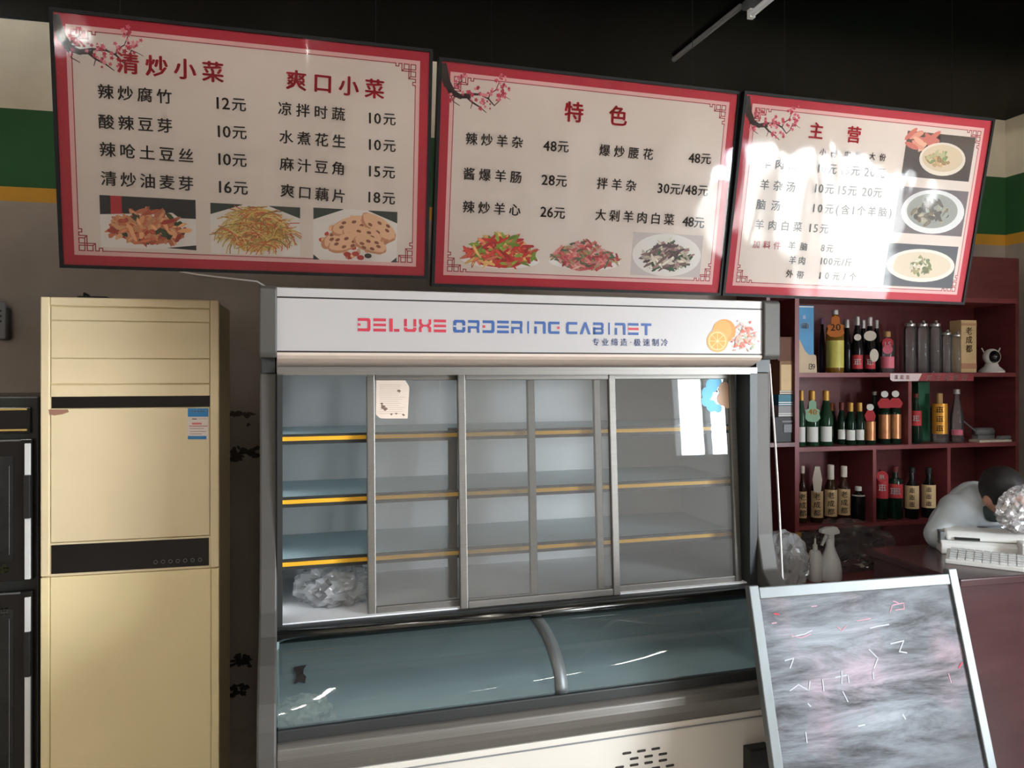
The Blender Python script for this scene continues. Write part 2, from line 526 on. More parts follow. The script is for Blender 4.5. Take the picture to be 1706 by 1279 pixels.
def photo(parent, i, corners, kind, seed):
    """a printed food photo: corners = pixel (left, top, right, bottom) -> flat print on the board"""
    l, tp, rr, bt = corners
    a, b = sloc(i, l, tp), sloc(i, rr, bt)
    cx, cz, hw, hh = (a[0] + b[0]) / 2, (a[1] + b[1]) / 2, (b[0] - a[0]) / 2, (a[1] - b[1]) / 2
    r = random.Random(seed)
    mb = MB()
    y = FACE - .0006
    st = [y]
    def nxt():
        st[0] -= .000008
        return st[0]
    def X(u): return cx + u * hw
    def Z(v): return cz + v * hh
    def rect(u0, v0, u1, v1, c):
        mb.flat([(X(u0), Z(v1)), (X(u0), Z(v0)), (X(u1), Z(v0)), (X(u1), Z(v1))], nxt(), c)
    white, dk = rgb(232, 226, 222), rgb(34, 32, 34)
    spec = dict(
        fuzhu=dict(bg=white, cols=[(206, 120, 84), (190, 92, 66), (222, 160, 116), (176, 66, 50), (60, 70, 44), (214, 140, 98), (230, 176, 130)], n=170, shape=(.05, .16), mound=(.82, .72, -.22)),
        potato=dict(bg=white, cols=[(226, 196, 118), (236, 212, 140), (210, 176, 96), (196, 160, 84), (150, 130, 70), (216, 110, 70)], n=330, shape=(.013, .34), mound=(.78, .86, -.12)),
        lotus=dict(bg=white, cols=[(226, 178, 140), (234, 196, 160), (214, 158, 122), (206, 140, 104), (190, 60, 46)], n=60, shape=(.05, .1), mound=(.8, .8, -.1)),
        pepper=dict(bg=None, cols=[(200, 52, 50), (220, 84, 66), (226, 130, 100), (150, 176, 70), (120, 150, 56), (232, 190, 120), (176, 40, 44)], n=170, shape=(.04, .2), mound=(.95, .82, -.15)),
        offal=dict(bg=None, cols=[(200, 96, 96), (184, 70, 78), (222, 140, 136), (90, 110, 84), (170, 150, 110), (214, 170, 160)], n=190, shape=(.03, .14), mound=(.98, .82, -.2)),
        heart=dict(bg=(200, 190, 188), cols=[(120, 92, 92), (90, 70, 74), (190, 176, 160), (52, 88, 58), (160, 120, 122), (214, 206, 190)], n=150, shape=(.04, .2), mound=(.66, .62, -.05)),
        soup=dict(bg=(70, 58, 54), cols=[(196, 160, 120), (150, 120, 80), (176, 170, 130), (120, 140, 90)], n=46, shape=(.04, .1), mound=(.34, .3, -.1)),
        offalsoup=dict(bg=(110, 100, 104), cols=[(120, 110, 96), (96, 90, 84), (170, 160, 140), (150, 156, 150)], n=60, shape=(.05, .14), mound=(.5, .5, 0)),
        brain=dict(bg=(84, 86, 92), cols=[(120, 130, 90), (160, 150, 110), (110, 110, 84), (214, 206, 190)], n=46, shape=(.04, .1), mound=(.3, .34, 0)))[kind]
    if spec['bg'] is not None:
        c = spec['bg'] if len(spec['bg']) == 4 else rgb(*spec['bg'])
        rect(-1, -1, 1, 1, c)
    if kind == 'fuzhu':
        rect(-1, .25, 1, 1, dk); rect(-.78, .3, -.55, 1, rgb(186, 44, 54))
        mb.flat([(X(-1), Z(.26)), (X(-1), Z(.0)), (X(1), Z(-.2)), (X(.5), Z(.45))], nxt(), white)
        mb.flat([(X(.35), Z(-.95)), (X(1), Z(-1)), (X(1), Z(-.8))], nxt(), dk)
    elif kind in ('potato', 'lotus'):
        for s in (-1, 1):
            mb.flat([(X(s), Z(1)), (X(s), Z(.55)), (X(s * .3), Z(.98)), (X(s * .3), Z(1))][::s], nxt(), rgb(44, 58, 48))
        if kind == 'lotus':
            for s in (-1, 1):
                mb.flat([(X(s), Z(-1)), (X(s * .85), Z(-1)), (X(s), Z(-.8))], nxt(), rgb(60, 56, 60))
    elif kind == 'heart':
        blob(mb, X(0), Z(0), hw * .98, hh * 1.0, 0, nxt(), rgb(226, 222, 218), 28)
    elif kind == 'soup':
        for k in range(14):
            blob(mb, X(-.6 + r.uniform(-.3, .5)), Z(.65 + r.uniform(-.3, .25)), hw * .22, hh * .12, r.uniform(-1, 1), nxt(), rgb(*r.choice([(214, 150, 130), (196, 110, 96), (224, 176, 150)])))
        blob(mb, X(.12), Z(-.1), hw * .68, hh * .74, 0, nxt(), rgb(226, 216, 204), 30)
        blob(mb, X(.12), Z(-.06), hw * .6, hh * .6, 0, nxt(), rgb(208, 190, 164), 30)
    elif kind == 'offalsoup':
        blob(mb, X(.05), Z(0), hw * .92, hh * .96, 0, nxt(), rgb(226, 226, 226), 30)
        blob(mb, X(.03), Z(.04), hw * .74, hh * .76, 0, nxt(), rgb(150, 152, 146), 30)
    elif kind == 'brain':
        blob(mb, X(0), Z(.02), hw * .98, hh * .78, 0, nxt(), rgb(226, 220, 212), 32)
        blob(mb, X(0), Z(.04), hw * .86, hh * .62, 0, nxt(), rgb(214, 200, 180), 32)
    mw, mh, mc = spec['mound']
    if kind in ('pepper', 'offal'):
        blob(mb, X(0), Z(-.5), hw * 1.0, hh * .42, 0, nxt(), rgb(238, 234, 232), 26)
    if kind in ('fuzhu', 'potato', 'pepper', 'offal', 'heart'):
        blob(mb, X(0), Z(mc - .08), hw * mw * .86, hh * mh * .8, 0, nxt(), rgb(*spec['cols'][0]), 22, .12, r)
    for k in range(spec['n']):
        ang = r.uniform(0, 2 * math.pi); rad = math.sqrt(r.random())
        u, v = mw * rad * math.cos(ang), mc + mh * rad * math.sin(ang)
        if v < mc and kind in ('fuzhu', 'pepper', 'offal', 'potato'):
            v = mc + (v - mc) * .75
        if v > mc:
            u *= 1 - .35 * (v - mc) / mh
        c = rgb(*r.choice(spec['cols'])); q = r.uniform(.78, 1.12); c = tuple(min(1, e * q) for e in c[:3]) + (1,)
        s0, s1 = spec['shape']
        s1 *= r.uniform(.5, 1.1)
        if abs(u) + s1 * .6 > .98: continue
        rot = r.uniform(-1.2, 1.2)
        if kind == 'potato':
            pts = []
            for j in range(5):
                tt = j / 4 - .5
                pts.append((X(u) + hw * s1 * tt * 2 * math.cos(rot) - hw * .1 * (1 - 4 * tt * tt) * math.sin(rot), Z(v) + hw * s1 * tt * 2 * math.sin(rot) * .8 + hw * .1 * (1 - 4 * tt * tt) * math.cos(rot)))
            pts = [(x, max(Z(-.98), min(Z(.96), z))) for x, z in pts]
            mb.line(pts, hw * .022, nxt(), c)
        else:
            x, z = X(u), max(Z(-.9), min(Z(.92), Z(v)))
            blob(mb, x, z, hw * s1, hw * s0, rot, nxt(), c, 9, .25, r)
            if r.random() < .4:
                blob(mb, x, z, hw * s1 * .6, hw * s0 * .4, rot, nxt(), tuple(min(1, e * 1.35) for e in c[:3]) + (1,), 8, .2, r)
    if kind == 'lotus':
        for (u, v, s, rot) in ((-.35, -.1, .5, .5), (-.1, .35, .5, .3), (.55, .35, .5, -.6), (.15, .0, .5, -.2), (-.25, -.3, .45, .4), (.35, -.35, .42, -.3)):
            blob(mb, X(u), Z(v), hw * s, hh * s * .72, rot, nxt(), rgb(200, 140, 106), 22, .05, r)
            blob(mb, X(u) + .002, Z(v) + .004, hw * s * .93, hh * s * .64, rot, nxt(), rgb(232, 190, 154), 22, .05, r)
            for j in range(6):
                t = j * math.pi / 3 + rot
                blob(mb, X(u) + hw * s * .5 * math.cos(t), Z(v) + hh * s * .36 * math.sin(t), hw * .06, hh * .06, rot, nxt(), rgb(140, 84, 64), 9)
        for (u, v) in ((.12, -.86), (.0, -.72), (.3, -.78), (-.2, -.75)):
            blob(mb, X(u), Z(v), hw * .09, hh * .1, 0, nxt(), rgb(*r.choice([(60, 50, 44), (180, 60, 50), (120, 90, 50)])), 10)
    mb.build('food_photo_print', M['ink'], parent)

TXT = [
 ([('清炒小菜', 195, 105, 374, 123, 36), ('爽口小菜', 476, 133, 640, 151, 34)],
  [('辣炒腐竹', 164, 153, 288, 163, 25), ('酸辣豆芽', 165, 203, 289, 211, 25), ('辣呛土豆丝', 167, 249, 324, 261, 25), ('清炒油麦芽', 169, 297, 324, 307, 25),
   ('12元', 359, 172, 411, 176, 24), ('10元', 361, 219, 412, 222, 24), ('10元', 362, 265, 412, 268, 24), ('16元', 363, 311, 414, 314, 24),
   ('凉拌时蔬', 463, 181, 575, 192, 23), ('水煮花生', 465, 228, 576, 237, 23), ('麻汁豆角', 466, 273, 575, 282, 23), ('爽口藕片', 467, 317, 576, 328, 23),
   ('10元', 612, 197, 659, 200, 22), ('10元', 612, 241, 659, 244, 22), ('15元', 612, 285, 658, 288, 22), ('18元', 611, 328, 658, 331, 22)], []),
 ([('特色', 938, 186, 1043, 195, 35)],
  [('辣炒羊杂', 774, 231, 870, 238, 21), ('48元', 903, 243, 946, 245, 21), ('酱爆羊肠', 770, 289, 868, 296, 21), ('28元', 900, 299, 943, 302, 21),
   ('辣炒羊心', 769, 344, 866, 350, 21), ('26元', 898, 352, 940, 355, 21), ('爆炒腰花', 996, 250, 1086, 258, 20), ('48元', 1144, 263, 1182, 265, 20),
   ('拌羊杂', 992, 305, 1058, 310, 20), ('30元/48元', 1092, 313, 1177, 318, 20), ('大剁羊肉白菜', 989, 357, 1121, 366, 20), ('48元', 1134, 368, 1171, 371, 20)], []),
 ([('主营', 1344, 217, 1431, 226, 29)],
  [('小份', 1362, 253, 1391, 257, 13), ('中份', 1403, 257, 1431, 260, 13), ('大份', 1444, 260, 1472, 263, 13),
   ('羊肉汤', 1266, 271, 1325, 276, 18), ('10元', 1358, 280, 1391, 282, 18), ('15元', 1397, 283, 1429, 285, 18), ('20元', 1436, 286, 1471, 289, 18),
   ('羊杂汤', 1263, 307, 1322, 312, 18), ('10元', 1353, 313, 1386, 315, 18), ('15元', 1392, 316, 1424, 318, 18), ('20元', 1432, 319, 1466, 321, 18),
   ('脑汤', 1257, 340, 1297, 343, 18), ('10元(含1个羊脑)', 1350, 346, 1482, 354, 17), ('羊肉白菜', 1255, 373, 1333, 378, 17), ('15元', 1344, 379, 1377, 381, 17),
   ('羊脑', 1310, 408, 1342, 411, 14), ('8元', 1364, 412, 1385, 414, 14), ('羊肉', 1311, 432, 1339, 434, 14), ('100元/斤', 1363, 434, 1416, 437, 14),
   ('外带', 1306, 455, 1336, 458, 14), ('10元/个', 1361, 458, 1423, 461, 14)],
  [('加料件', 1251, 406, 1298, 409, 14)])]
PHOTOS = [[((167, 325, 328, 417), 'fuzhu'), ((351, 338, 500, 427), 'potato'), ((522, 346, 660, 437), 'lotus')],
          [((768, 376, 896, 452), 'pepper'), ((915, 388, 1030, 454), 'offal'), ((1053, 386, 1163, 462), 'heart')],
          [((1509, 218, 1610, 303), 'soup'), ((1496, 310, 1598, 394), 'offalsoup'), ((1478, 404, 1582, 480), 'brain')]]
for i in range(3):
    s = root('menu_board', None, LABELS[i], 'menu board', M=sign_matrix(i), group='menu boards over the counter')
    w2, h2, fr = SW / 2, SH / 2, .0095
    mb = MB()
    for (x0, x1, z0, z1) in ((-w2 - fr, w2 + fr, h2, h2 + fr), (-w2 - fr, w2 + fr, -h2 - fr, -h2), (-w2 - fr, -w2, -h2, h2), (w2, w2 + fr, -h2, h2)):
        mb.box(x0, x1, -.016, .022, z0, z1)
    mb.build('board_frame', M['frame_black'], s)
    MB().box(-w2, w2, FACE, .018, -h2, h2).build('board_panel', M['sign_red'], s)
    k = .028
    MB().flat([(-w2 + k, h2 - k), (-w2 + k, -h2 + k), (w2 - k, -h2 + k), (w2 - k, h2 - k)], FACE - .0002).build('pink_margin_print', M['sign_pink'], s)
    k = .042
    MB().flat([(-w2 + k, h2 - k), (-w2 + k, -h2 + k), (w2 - k, -h2 + k), (w2 - k, h2 - k)], FACE - .0004).build('cream_ground_print', M['sign_cream'], s)
    mb = MB()
    a, b, g = w2 - .041, h2 - .041, .0657
    mb.line([(-a + g, b), (a - g, b)], .0024, FACE - .0006).line([(-a + g, -b), (a - g, -b)], .0024, FACE - .0006)
    mb.line([(-a, -b + g), (-a, b - g)], .0024, FACE - .0006).line([(a, -b + g), (a, b - g)], .0024, FACE - .0006)
    for sx in (-1, 1):
        for sz in (-1, 1):
            fret(mb, sx, sz)
    mb.build('border_line_print', M['ink_line'], s)
    plum(s, 40 + i)
    for j, (cn, kind) in enumerate(PHOTOS[i]):
        photo(s, i, cn, kind, 100 + 10 * i + j)
    def lines(items, m, nm, bold):
        for (tx, xa, ya, xb, yb, sz) in items:
            mb = MB()
            A, B = sloc(i, xa, ya), sloc(i, xb, yb)
            c0, c1 = sloc(i, (xa + xb) / 2, (ya + yb) / 2 - sz / 2), sloc(i, (xa + xb) / 2, (ya + yb) / 2 + sz / 2)
            write(mb, tx, A, B, (c0[1] - c1[1]) * 1.02, FACE - .0024, bold)
            mb.build(nm, m, s)
    lines(TXT[i][0], M['ink_red'], 'heading_lettering', .03)
    lines(TXT[i][1], M['ink_dark'], 'dish_lettering', .018)
    lines(TXT[i][2], M['ink_red'], 'extras_lettering', .008)
    # wrinkled clear film stretched over the print
    mb = MB()
    nx, nz = 60, 40
    vs = []
    for q in range(nz + 1):
        for p in range(nx + 1):
            x, z = -w2 + SW * p / nx, -h2 + SH * q / nz
            e = min(p, nx - p, 6) / 6 * min(q, nz - q, 6) / 6
            n = noise.noise(Vector((x * 3 + 9 * i, z * 4.5, 1.7))) + .5 * noise.noise(Vector((x * 9, z * 7 + 5 * i, 4)))
            vs.append((x, FACE - .0045 - .0016 * e * n - .0006, z))
    mb.add(vs, [(q * (nx + 1) + p, q * (nx + 1) + p + 1, (q + 1) * (nx + 1) + p + 1, (q + 1) * (nx + 1) + p) for q in range(nz) for p in range(nx)])
    mb.build('clear_film', M['film'], s, smooth=True)
    Mi = sign_matrix(i)
    for sx in (-.35, .35):
        top = Mi.inverted() @ Vector(((Mi @ Vector((sx, .01, h2))).x, (Mi @ Vector((sx, .01, h2))).y, ceil_z((Mi @ Vector((sx, .01, h2))).x)))
        MB().tube([(sx, .01, h2), top], .0009, 5).build('hanging_wire', M['frame_black'], s)

# ------------------------------------------------------------------ cream floor-standing air conditioner
AY = 2.75
def ax(px, py=700): return P(px, py, AY).x
def az(px, py): return P(px, py, AY).z
x0, x1, zt = ax(67), ax(365), az(67, 494)
ac = root('air_conditioner', ((x0 + x1) / 2, AY, 0), 'tall cream floor-standing air conditioner beside the ordering cabinet', 'air conditioner')
def LX(px): return ax(px) - (x0 + x1) / 2
hw = (x1 - x0) / 2
zs = az(215, 954)                     # seam between upper and lower front
MB().box(-hw + .004, hw - .004, .012, .34, .03, zt - .004).build('body', M['cream_plastic2'], ac, bevel=.012)
MB().box(-hw + .02, hw - .02, .03, .33, 0, .035).build('plinth', M['black_plastic'], ac)
l, r_ = LX(83), LX(350)
z_lt, z_lb, z_bs, z_be = az(215, 511), az(215, 640), az(215, 660), az(215, 679)
mb = MB()
mb.box(-hw, l, 0, .03, zs + .002, zt).box(r_, hw, 0, .03, zs + .002, zt).box(l, r_, 0, .03, z_lt, zt)
up = mb.build('upper_frame', M['cream_plastic'], ac, bevel=.004)
zz = [z_lt - .002, az(215, 535), az(215, 597), z_lb + .001]
for a, b in zip(zz[:-1], zz[1:]):
    MB().box(l + .002, r_ - .002, .004, .02, b + .0012, a - .0012).build('louver', M['cream_plastic'], ac, bevel=.002)
MB().box(l + .002, r_ - .002, .002, .02, z_bs, z_lb - .0015).build('louver_sill', M['cream_plastic'], ac, bevel=.0015)
MB().box(l + .002, r_ - .002, .010, .024, z_be, z_bs).build('air_slot', M['black_gloss'], ac)
MB().box(l + .0015, r_ - .0015, .001, .02, az(215, 899) + .002, z_be - .001).build('front_panel', M['cream_plastic'], ac, bevel=.003)
MB().box(l, r_, .002, .02, zs + .002, az(215, 899)).build('display_surround', M['cream_plastic'], ac)
dp = MB().box(l + .004, r_ - .004, -.001, .015, az(215, 949), az(215, 902)).build('display_panel', M['black_gloss'], ac, bevel=.001)
for k in range(7):
    c = Vector((LX(259.5 + 12.3 * k), -.0015, az(296, 934) + 0))
    MB().tube([c + Vector((.0055 * math.cos(a), 0, .0055 * math.sin(a))) for a in [2 * math.pi * j / 16 for j in range(17)]], .0009, 5).build('button_ring', M['grey_plastic'], dp)
MB().box(-hw, l - .001, 0, .03, .05, zs - .001).build('lower_trim', M['cream_plastic2'], ac, bevel=.003)
MB().box(LX(352), hw, 0, .03, .05, zs - .001).build('lower_trim', M['cream_plastic2'], ac, bevel=.003)
MB().box(l, LX(352) - .001, .001, .03, .05, zs - .001).build('lower_panel', M['cream_plastic2'], ac, bevel=.003)
# energy label sticker
mb = MB(); y = -.0002
def rc(m, ax0, ay0, ax1, ay1, yy, c):
    m.flat([(LX(ax0), az(ax0, ay0)), (LX(ax0), az(ax0, ay1)), (LX(ax1), az(ax1, ay1)), (LX(ax1), az(ax1, ay0))], yy, c)
rc(mb, 313, 680, 347, 730, y, rgb(226, 214, 206)); rc(mb, 313, 680, 347, 694, y - .0003, rgb(50, 130, 190)); rc(mb, 313, 726, 344, 731.5, y - .0003, rgb(50, 130, 190))
rc(mb, 315, 709, 346, 710, y - .0003, rgb(170, 60, 60)); rc(mb, 320, 697, 328, 698.5, y - .0003, rgb(60, 50, 50)); rc(mb, 320, 704, 336, 707, y - .0003, rgb(214, 110, 110))
rc(mb, 316, 713, 340, 714, y - .0003, rgb(160, 140, 140)); rc(mb, 316, 718, 343, 719, y - .0003, rgb(160, 140, 140)); rc(mb, 316, 722, 336, 723, y - .0003, rgb(160, 140, 140))
for k in (-.0001, .0001):
    rc(mb, 330 + k, 697, 345, 697.6, y - .0003, rgb(160, 140, 140))
lab = mb.build('energy_label', M['ink'], ac)
mb = MB(); write(mb, '中国能效标识', (LX(316), az(330, 684.5)), (LX(345), az(330, 684.5)), .0085, y - .0006, .01)
mb.build('label_lettering', M['white_plastic'], lab)
mb = MB(); c = rgb(150, 110, 90)
mb.flat([(LX(a), az(a, b)) for a, b in ((81, 682), (82, 690), (90, 692), (104, 690), (115, 686), (113, 682))], 0.0006 - .0008, c)
mb.build('peeled_tape', M['ink'], ac)
b0 = P(152, 492, 2.9)
k = root('adapter_brick', (b0.x, 2.93, zt - .004), 'small black box lying on top of the cream air conditioner', 'box')
MB().box(-.045, .05, -.03, .03, 0, .022).build('case', M['black_plastic'], k, bevel=.004)
MB().tube([(-.03, 0, .02), (-.035, .02, .035), (-.03, .05, .03), (-.01, .06, .004)], .004, 6).build('cable', M['black_plastic'], k)

# ------------------------------------------------------------------ black sterilizer cabinet at the far left
SY = 2.78
sx1 = P(62.5, 800, SY).x
def tz(py): return P(30, py, SY).z
st = root('sterilizer_cabinet', (sx1 - .28, SY, 0), 'black two-door dish sterilizer cabinet beside the air conditioner', 'sterilizer cabinet')
stw = .28
def TX(px): return P(px, 800, SY).x - (sx1 - .28)
ztop = tz(660)
MB().box(-stw, stw, .012, .42, .06, ztop).build('body', mat('sterilizer_black', rgb(28, 32, 30), .3, var=.1), st, bevel=.006)
for sx in (-stw + .04, stw - .04):
    for sy in (.06, .36):
        MB().lathe([(.018, 0), (.018, .06)], sx, sy, 12).build('foot', M['black_plastic'], st)
MB().box(-stw + .01, TX(51), -.004, .02, tz(722), tz(678)).build('control_fascia', M['black_gloss'], st, bevel=.004)
gold = mat('gold_trim', rgb(190, 160, 92), .35, .6)
for py in (681.5, 716):
    MB().box(-stw + .02, TX(46), -.009, -.002, tz(py) - .003, tz(py) + .003).build('gold_trim', gold, st, bevel=.001)
for (a, b, g) in ((731, 966, 'upper'), (984, 1500, 'lower')):
    zb = tz(b) if b < 1400 else .12
    d = MB().box(-stw + .006, TX(56), -.012, .011, zb, tz(a)).build('door', M['black_gloss'], st, bevel=.003)
    z0_, z1_ = tz(a + 28), (tz(b - 34) if b < 1400 else .3)
    MB().box(-stw + .07, TX(25), -.0135, -.012, z1_, z0_).build('door_glass', mat('smoked_glass', rgb(30, 30, 30), .06, var=.3, scale=9), d)
    MB().box(TX(18), TX(18.6), -.0145, -.0135, z1_ + .02, z0_ - .03).build('glass_edge_line', M['grey_plastic'], d)
    MB().box(-stw + .01, TX(36.5), -.016, -.012, tz(a) - .006, tz(a) - .001).build('trim_strip', M['alu'], d)
    ha, hb = (738, 963) if b < 1400 else (993, 1500)
    h0 = tz(hb) if hb < 1400 else .2
    MB().box(TX(45), TX(54), -.022, -.012, h0, tz(ha)).build('handle_strip', mat('handle_white', rgb(206, 206, 204), .4), d, bevel=.001)
    g0, g1 = ((790, 862) if b < 1400 else (1050, 1124))
    MB().box(TX(44.5), TX(56), -.03, -.012, tz(g1), tz(g0)).build('handle_grip', M['black_plastic'], d, bevel=.003)
mb = MB(); write(mb, 'rb', (TX(1), tz(944)), (TX(19), tz(944)), .034, -.0139, .01); mb.build('door_lettering', mat('olive_ink', rgb(130, 132, 70), .6), st)
mb = MB(); write(mb, '□□', (TX(1), tz(1015)), (TX(19), tz(1015)), .03, -.0139, 0); mb.build('door_lettering', mat('dim_ink', rgb(110, 104, 92), .6), st)

# ------------------------------------------------------------------ deluxe ordering cabinet
TH = math.radians(3.2)
CO = Vector((-.19624, 2.4, 0))
CAX, CN = Vector((math.cos(TH), math.sin(TH), 0)), Vector((-math.sin(TH), math.cos(TH), 0))
def cab(px, py, d):
    r = ray(px, py)
    t_ = ((CO - EYEP).dot(CN) + d) / r.dot(CN)
    q = EYEP + r * t_
    return Vector(((q - CO).dot(CAX), d, q.z))
CW = 1.785
cb = root('ordering_cabinet', CO, 'stainless refrigerated ordering cabinet with white lettered header and sliding glass doors', 'display cabinet', TH)
# side panels (chrome, extruded profile)
prof_low = [(.60, .08), (-.20, .08), (-.26, .14), (-.29, .50), (-.295, .64), (-.285, .70), (-.25, .76), (-.16, .83), (-.06, .875), (.0, .93), (.03, 1.05), (.045, 1.3), (.055, 1.64), (.60, 1.64)]
prof_up = [(.60, 1.685), (.0, 1.685), (-.012, 1.70), (-.012, 1.888), (.0, 1.898), (.60, 1.898)]
for (a, b) in ((0, .05), (CW - .068, CW)):
    o = MB().prism(prof_low, a, b).build('side_panel', M['post'], cb, bevel=.006); 
    MB().prism(prof_up, a, b).build('header_side_cap', M['post'], cb, bevel=.005)
    MB().box(a + .006, b - .006, .045, .60, 1.64, 1.685).build('side_neck', M['steel_dark'], cb)
ia, ib = .05, CW - .068
# header light box
MB().prism([(.0, 1.7055), (.0, 1.8625), (.05, 1.8625), (.05, 1.7055)], ia, ib).build('header_sign_panel', M['header_white'], cb)
MB().prism([(.0, 1.8675), (.0, 1.893), (.012, 1.896), (.58, 1.896), (.58, 1.8675)], ia, ib).build('header_top_rail', M['header_white'], cb)
MB().box(ia, ib, .001, .05, 1.8625, 1.8675).build('header_seam', M['black_plastic'], cb)
MB().box(ia, ib, .001, .05, 1.7005, 1.7055).build('header_seam', M['black_plastic'], cb)
MB().prism([(.0, 1.7005), (.0, 1.692), (.012, 1.682), (.075, 1.657), (.10, 1.657), (.10, 1.7005)], ia, ib).build('header_bevel', M['header_bevel'], cb)
MB().box(ia, ib, .08, .58, 1.65, 1.8665).build('header_core', M['steel_dark'], cb)
# blocky header lettering
def letter(ch):
    h = .22
    R_ = lambda x0, y0, x1, y1: [(x0, y0), (x1, y0), (x1, y1), (x0, y1)]
    S = {
     'D': [R_(.0, .78, .72, 1), R_(.0, 0, .72, .22), [(.72, 1), (.72, .78), (.76, .7), (.76, .3), (.72, .22), (.72, 0), (.9, 0), (1, .14), (1, .86), (.9, 1)], R_(.0, .41, .22, .6)],
     'E': [R_(0, .78, 1, 1), R_(0, .4, 1, .6), R_(0, 0, 1, .22)],
     'L': [R_(.05, 0, .32, 1), R_(.42, 0, .85, .22)],
     'U': [R_(0, .42, .24, 1), R_(.76, .42, 1, 1), [(0, .34), (.24, .34), (.3, .22), (.7, .22), (.76, .34), (1, .34), (1, .14), (.88, 0), (.12, 0), (0, .14)]],
     'X': [[(.0, 1), (.22, 1), (.22, .7), (.42, .55), (.42, .45), (.22, .3), (.22, 0), (0, 0), (0, .36), (.14, .5), (0, .64)], [(1, 1), (.78, 1), (.78, .7), (.58, .55), (.58, .45), (.78, .3), (.78, 0), (1, 0), (1, .36), (.86, .5), (1, .64)], R_(.42, .42, .58, .58)],
     'O': [[(0, .56), (.24, .56), (.28, .78), (.72, .78), (.76, .56), (1, .56), (1, .86), (.88, 1), (.12, 1), (0, .86)], [(0, .44), (.24, .44), (.28, .22), (.72, .22), (.76, .44), (1, .44), (1, .14), (.88, 0), (.12, 0), (0, .14)]],
     'R': [R_(0, .78, .8, 1), R_(0, 0, .22, .52), R_(.22, .34, .74, .52), [(.8, 1), (.74, .78), (.74, .52), (.7, .4), (.74, 0), (.96, 0), (.92, .44), (.96, .6), (.96, .9), (.9, 1)]],
     'I': [R_(.3, 0, .56, 1)],
     'N': [R_(0, .78, .8, 1), R_(0, 0, .22, .58), [(.8, 1), (.76, .78), (.76, 0), (1, 0), (1, .86), (.9, 1)]],
     'G': [R_(.12, .78, 1, 1), R_(.12, 0, 1, .22), [(.12, 1), (0, .86), (0, .14), (.12, 0), (.24, .22), (.24, .78)]],
     'C': [R_(.12, .78, 1, 1), R_(.12, 0, 1, .22), [(.12, 1), (0, .86), (0, .14), (.12, 0), (.24, .22), (.24, .78)]],
     'A': [[(0, 0), (.26, 0), (.5, .68), (.5, 1), (.4, 1)], [(1, 0), (.74, 0), (.5, .68), (.5, 1), (.6, 1)]],
     'B': [R_(0, .78, .82, 1), R_(0, 0, .82, .22), R_(0, .4, .82, .58), R_(0, 0, .2, .6), [(.82, 1), (.74, .78), (.74, .22), (.82, 0), (.96, .1), (.96, .42), (.9, .5), (.96, .58), (.96, .9)]],
     'T': [R_(0, .78, 1, 1), R_(.38, 0, .62, .78)],
     'e': [R_(0, .78, 1, 1), R_(0, 0, 1, .22)]}
    return S[ch]
def word(txt, pxs, name, m, y=-.0012):
    lo, hi = 0, 0
    n = len(txt)
    wide = [.55 if c == 'I' else 1 for c in txt]
    xa, xb = cab(pxs[0], 540, 0).x, cab(pxs[1], 545, 0).x
    gap = .22
    unit = (xb - xa) / (sum(wide) + gap * (n - 1))
    z0_, hh = 1.7665, .0405
    pos = xa
    mb = MB()
    for c, w in zip(txt, wide):
        for poly in letter(c):
            mb.flat([(pos + a * unit * w, z0_ + b * hh) for a, b in poly], y)
        pos += (w + gap) * unit
    mb.build(name, m, cb)
    return xa, unit
word('DELUXE', (596, 743), 'header_lettering', M['hdr_red'])
xa, u = word('ORDERING', (755, 932), 'header_lettering', M['hdr_blue'])
xc, u2 = word('CABINeT', (943, 1085), 'header_lettering', M['hdr_blue'])
for (q, w_) in ((xa + 2 * 1.22 * u, .2 * u), (cab(932, 545, 0).x - .22 * u, .22 * u), (xc + (4.55 + .22 * 5) * u2, u2)):
    MB().flat([(q, 1.7830), (q + w_, 1.7830), (q + w_, 1.7910), (q, 1.7910)], -.0018).build('header_red_accent', M['hdr_red'], cb)
mb = MB(); write(mb, '专业缔造·极速制冷', cab(986, 569.5, 0).xz, cab(1113, 570.5, 0).xz, .0275, -.0014, .006)
mb.build('header_small_lettering', M['hdr_blue'], cb)
mb = MB(); r = random.Random(3); yy = -.0012
def cq(px, py): return cab(px, py, 0).xz
for (px, py, rad, cc) in ((1207, 551, .045, (206, 138, 72)), (1203, 550, .038, (212, 152, 84)), (1195, 568, .043, (208, 158, 92)), (1195, 568, .036, (216, 186, 134)), (1195, 568, .031, (210, 150, 72))):
    x, z = cq(px, py); yy -= .00006
    blob(mb, x, max(z, 1.7065 + rad * .93), rad, rad * .92, 0, yy, rgb(*cc), 22)
x, z = cq(1195, 568); z = max(z, 1.7065 + .043 * .93)
for k in range(8):
    a = k * math.pi / 4; yy -= .00002
    mb.line([(x, z), (x + .03 * math.cos(a), z + .028 * math.sin(a))], .0022, yy, rgb(218, 196, 148))
for k in range(90):
    px, py = r.gauss(1238, 11), r.gauss(562, 12)
    if not (1212 < px < 1268 and 528 < py < 584): continue
    x, z = cq(px, py); yy -= .00001
    blob(mb, x, z, r.uniform(.003, .012), r.uniform(.002, .006), r.uniform(-1, 1), yy, rgb(*r.choice([(206, 122, 106), (204, 96, 80), (210, 160, 144), (200, 176, 168), (194, 144, 128), (170, 180, 146)])), 8, .3, r)
mb.build('citrus_print', M['ink'], cb)

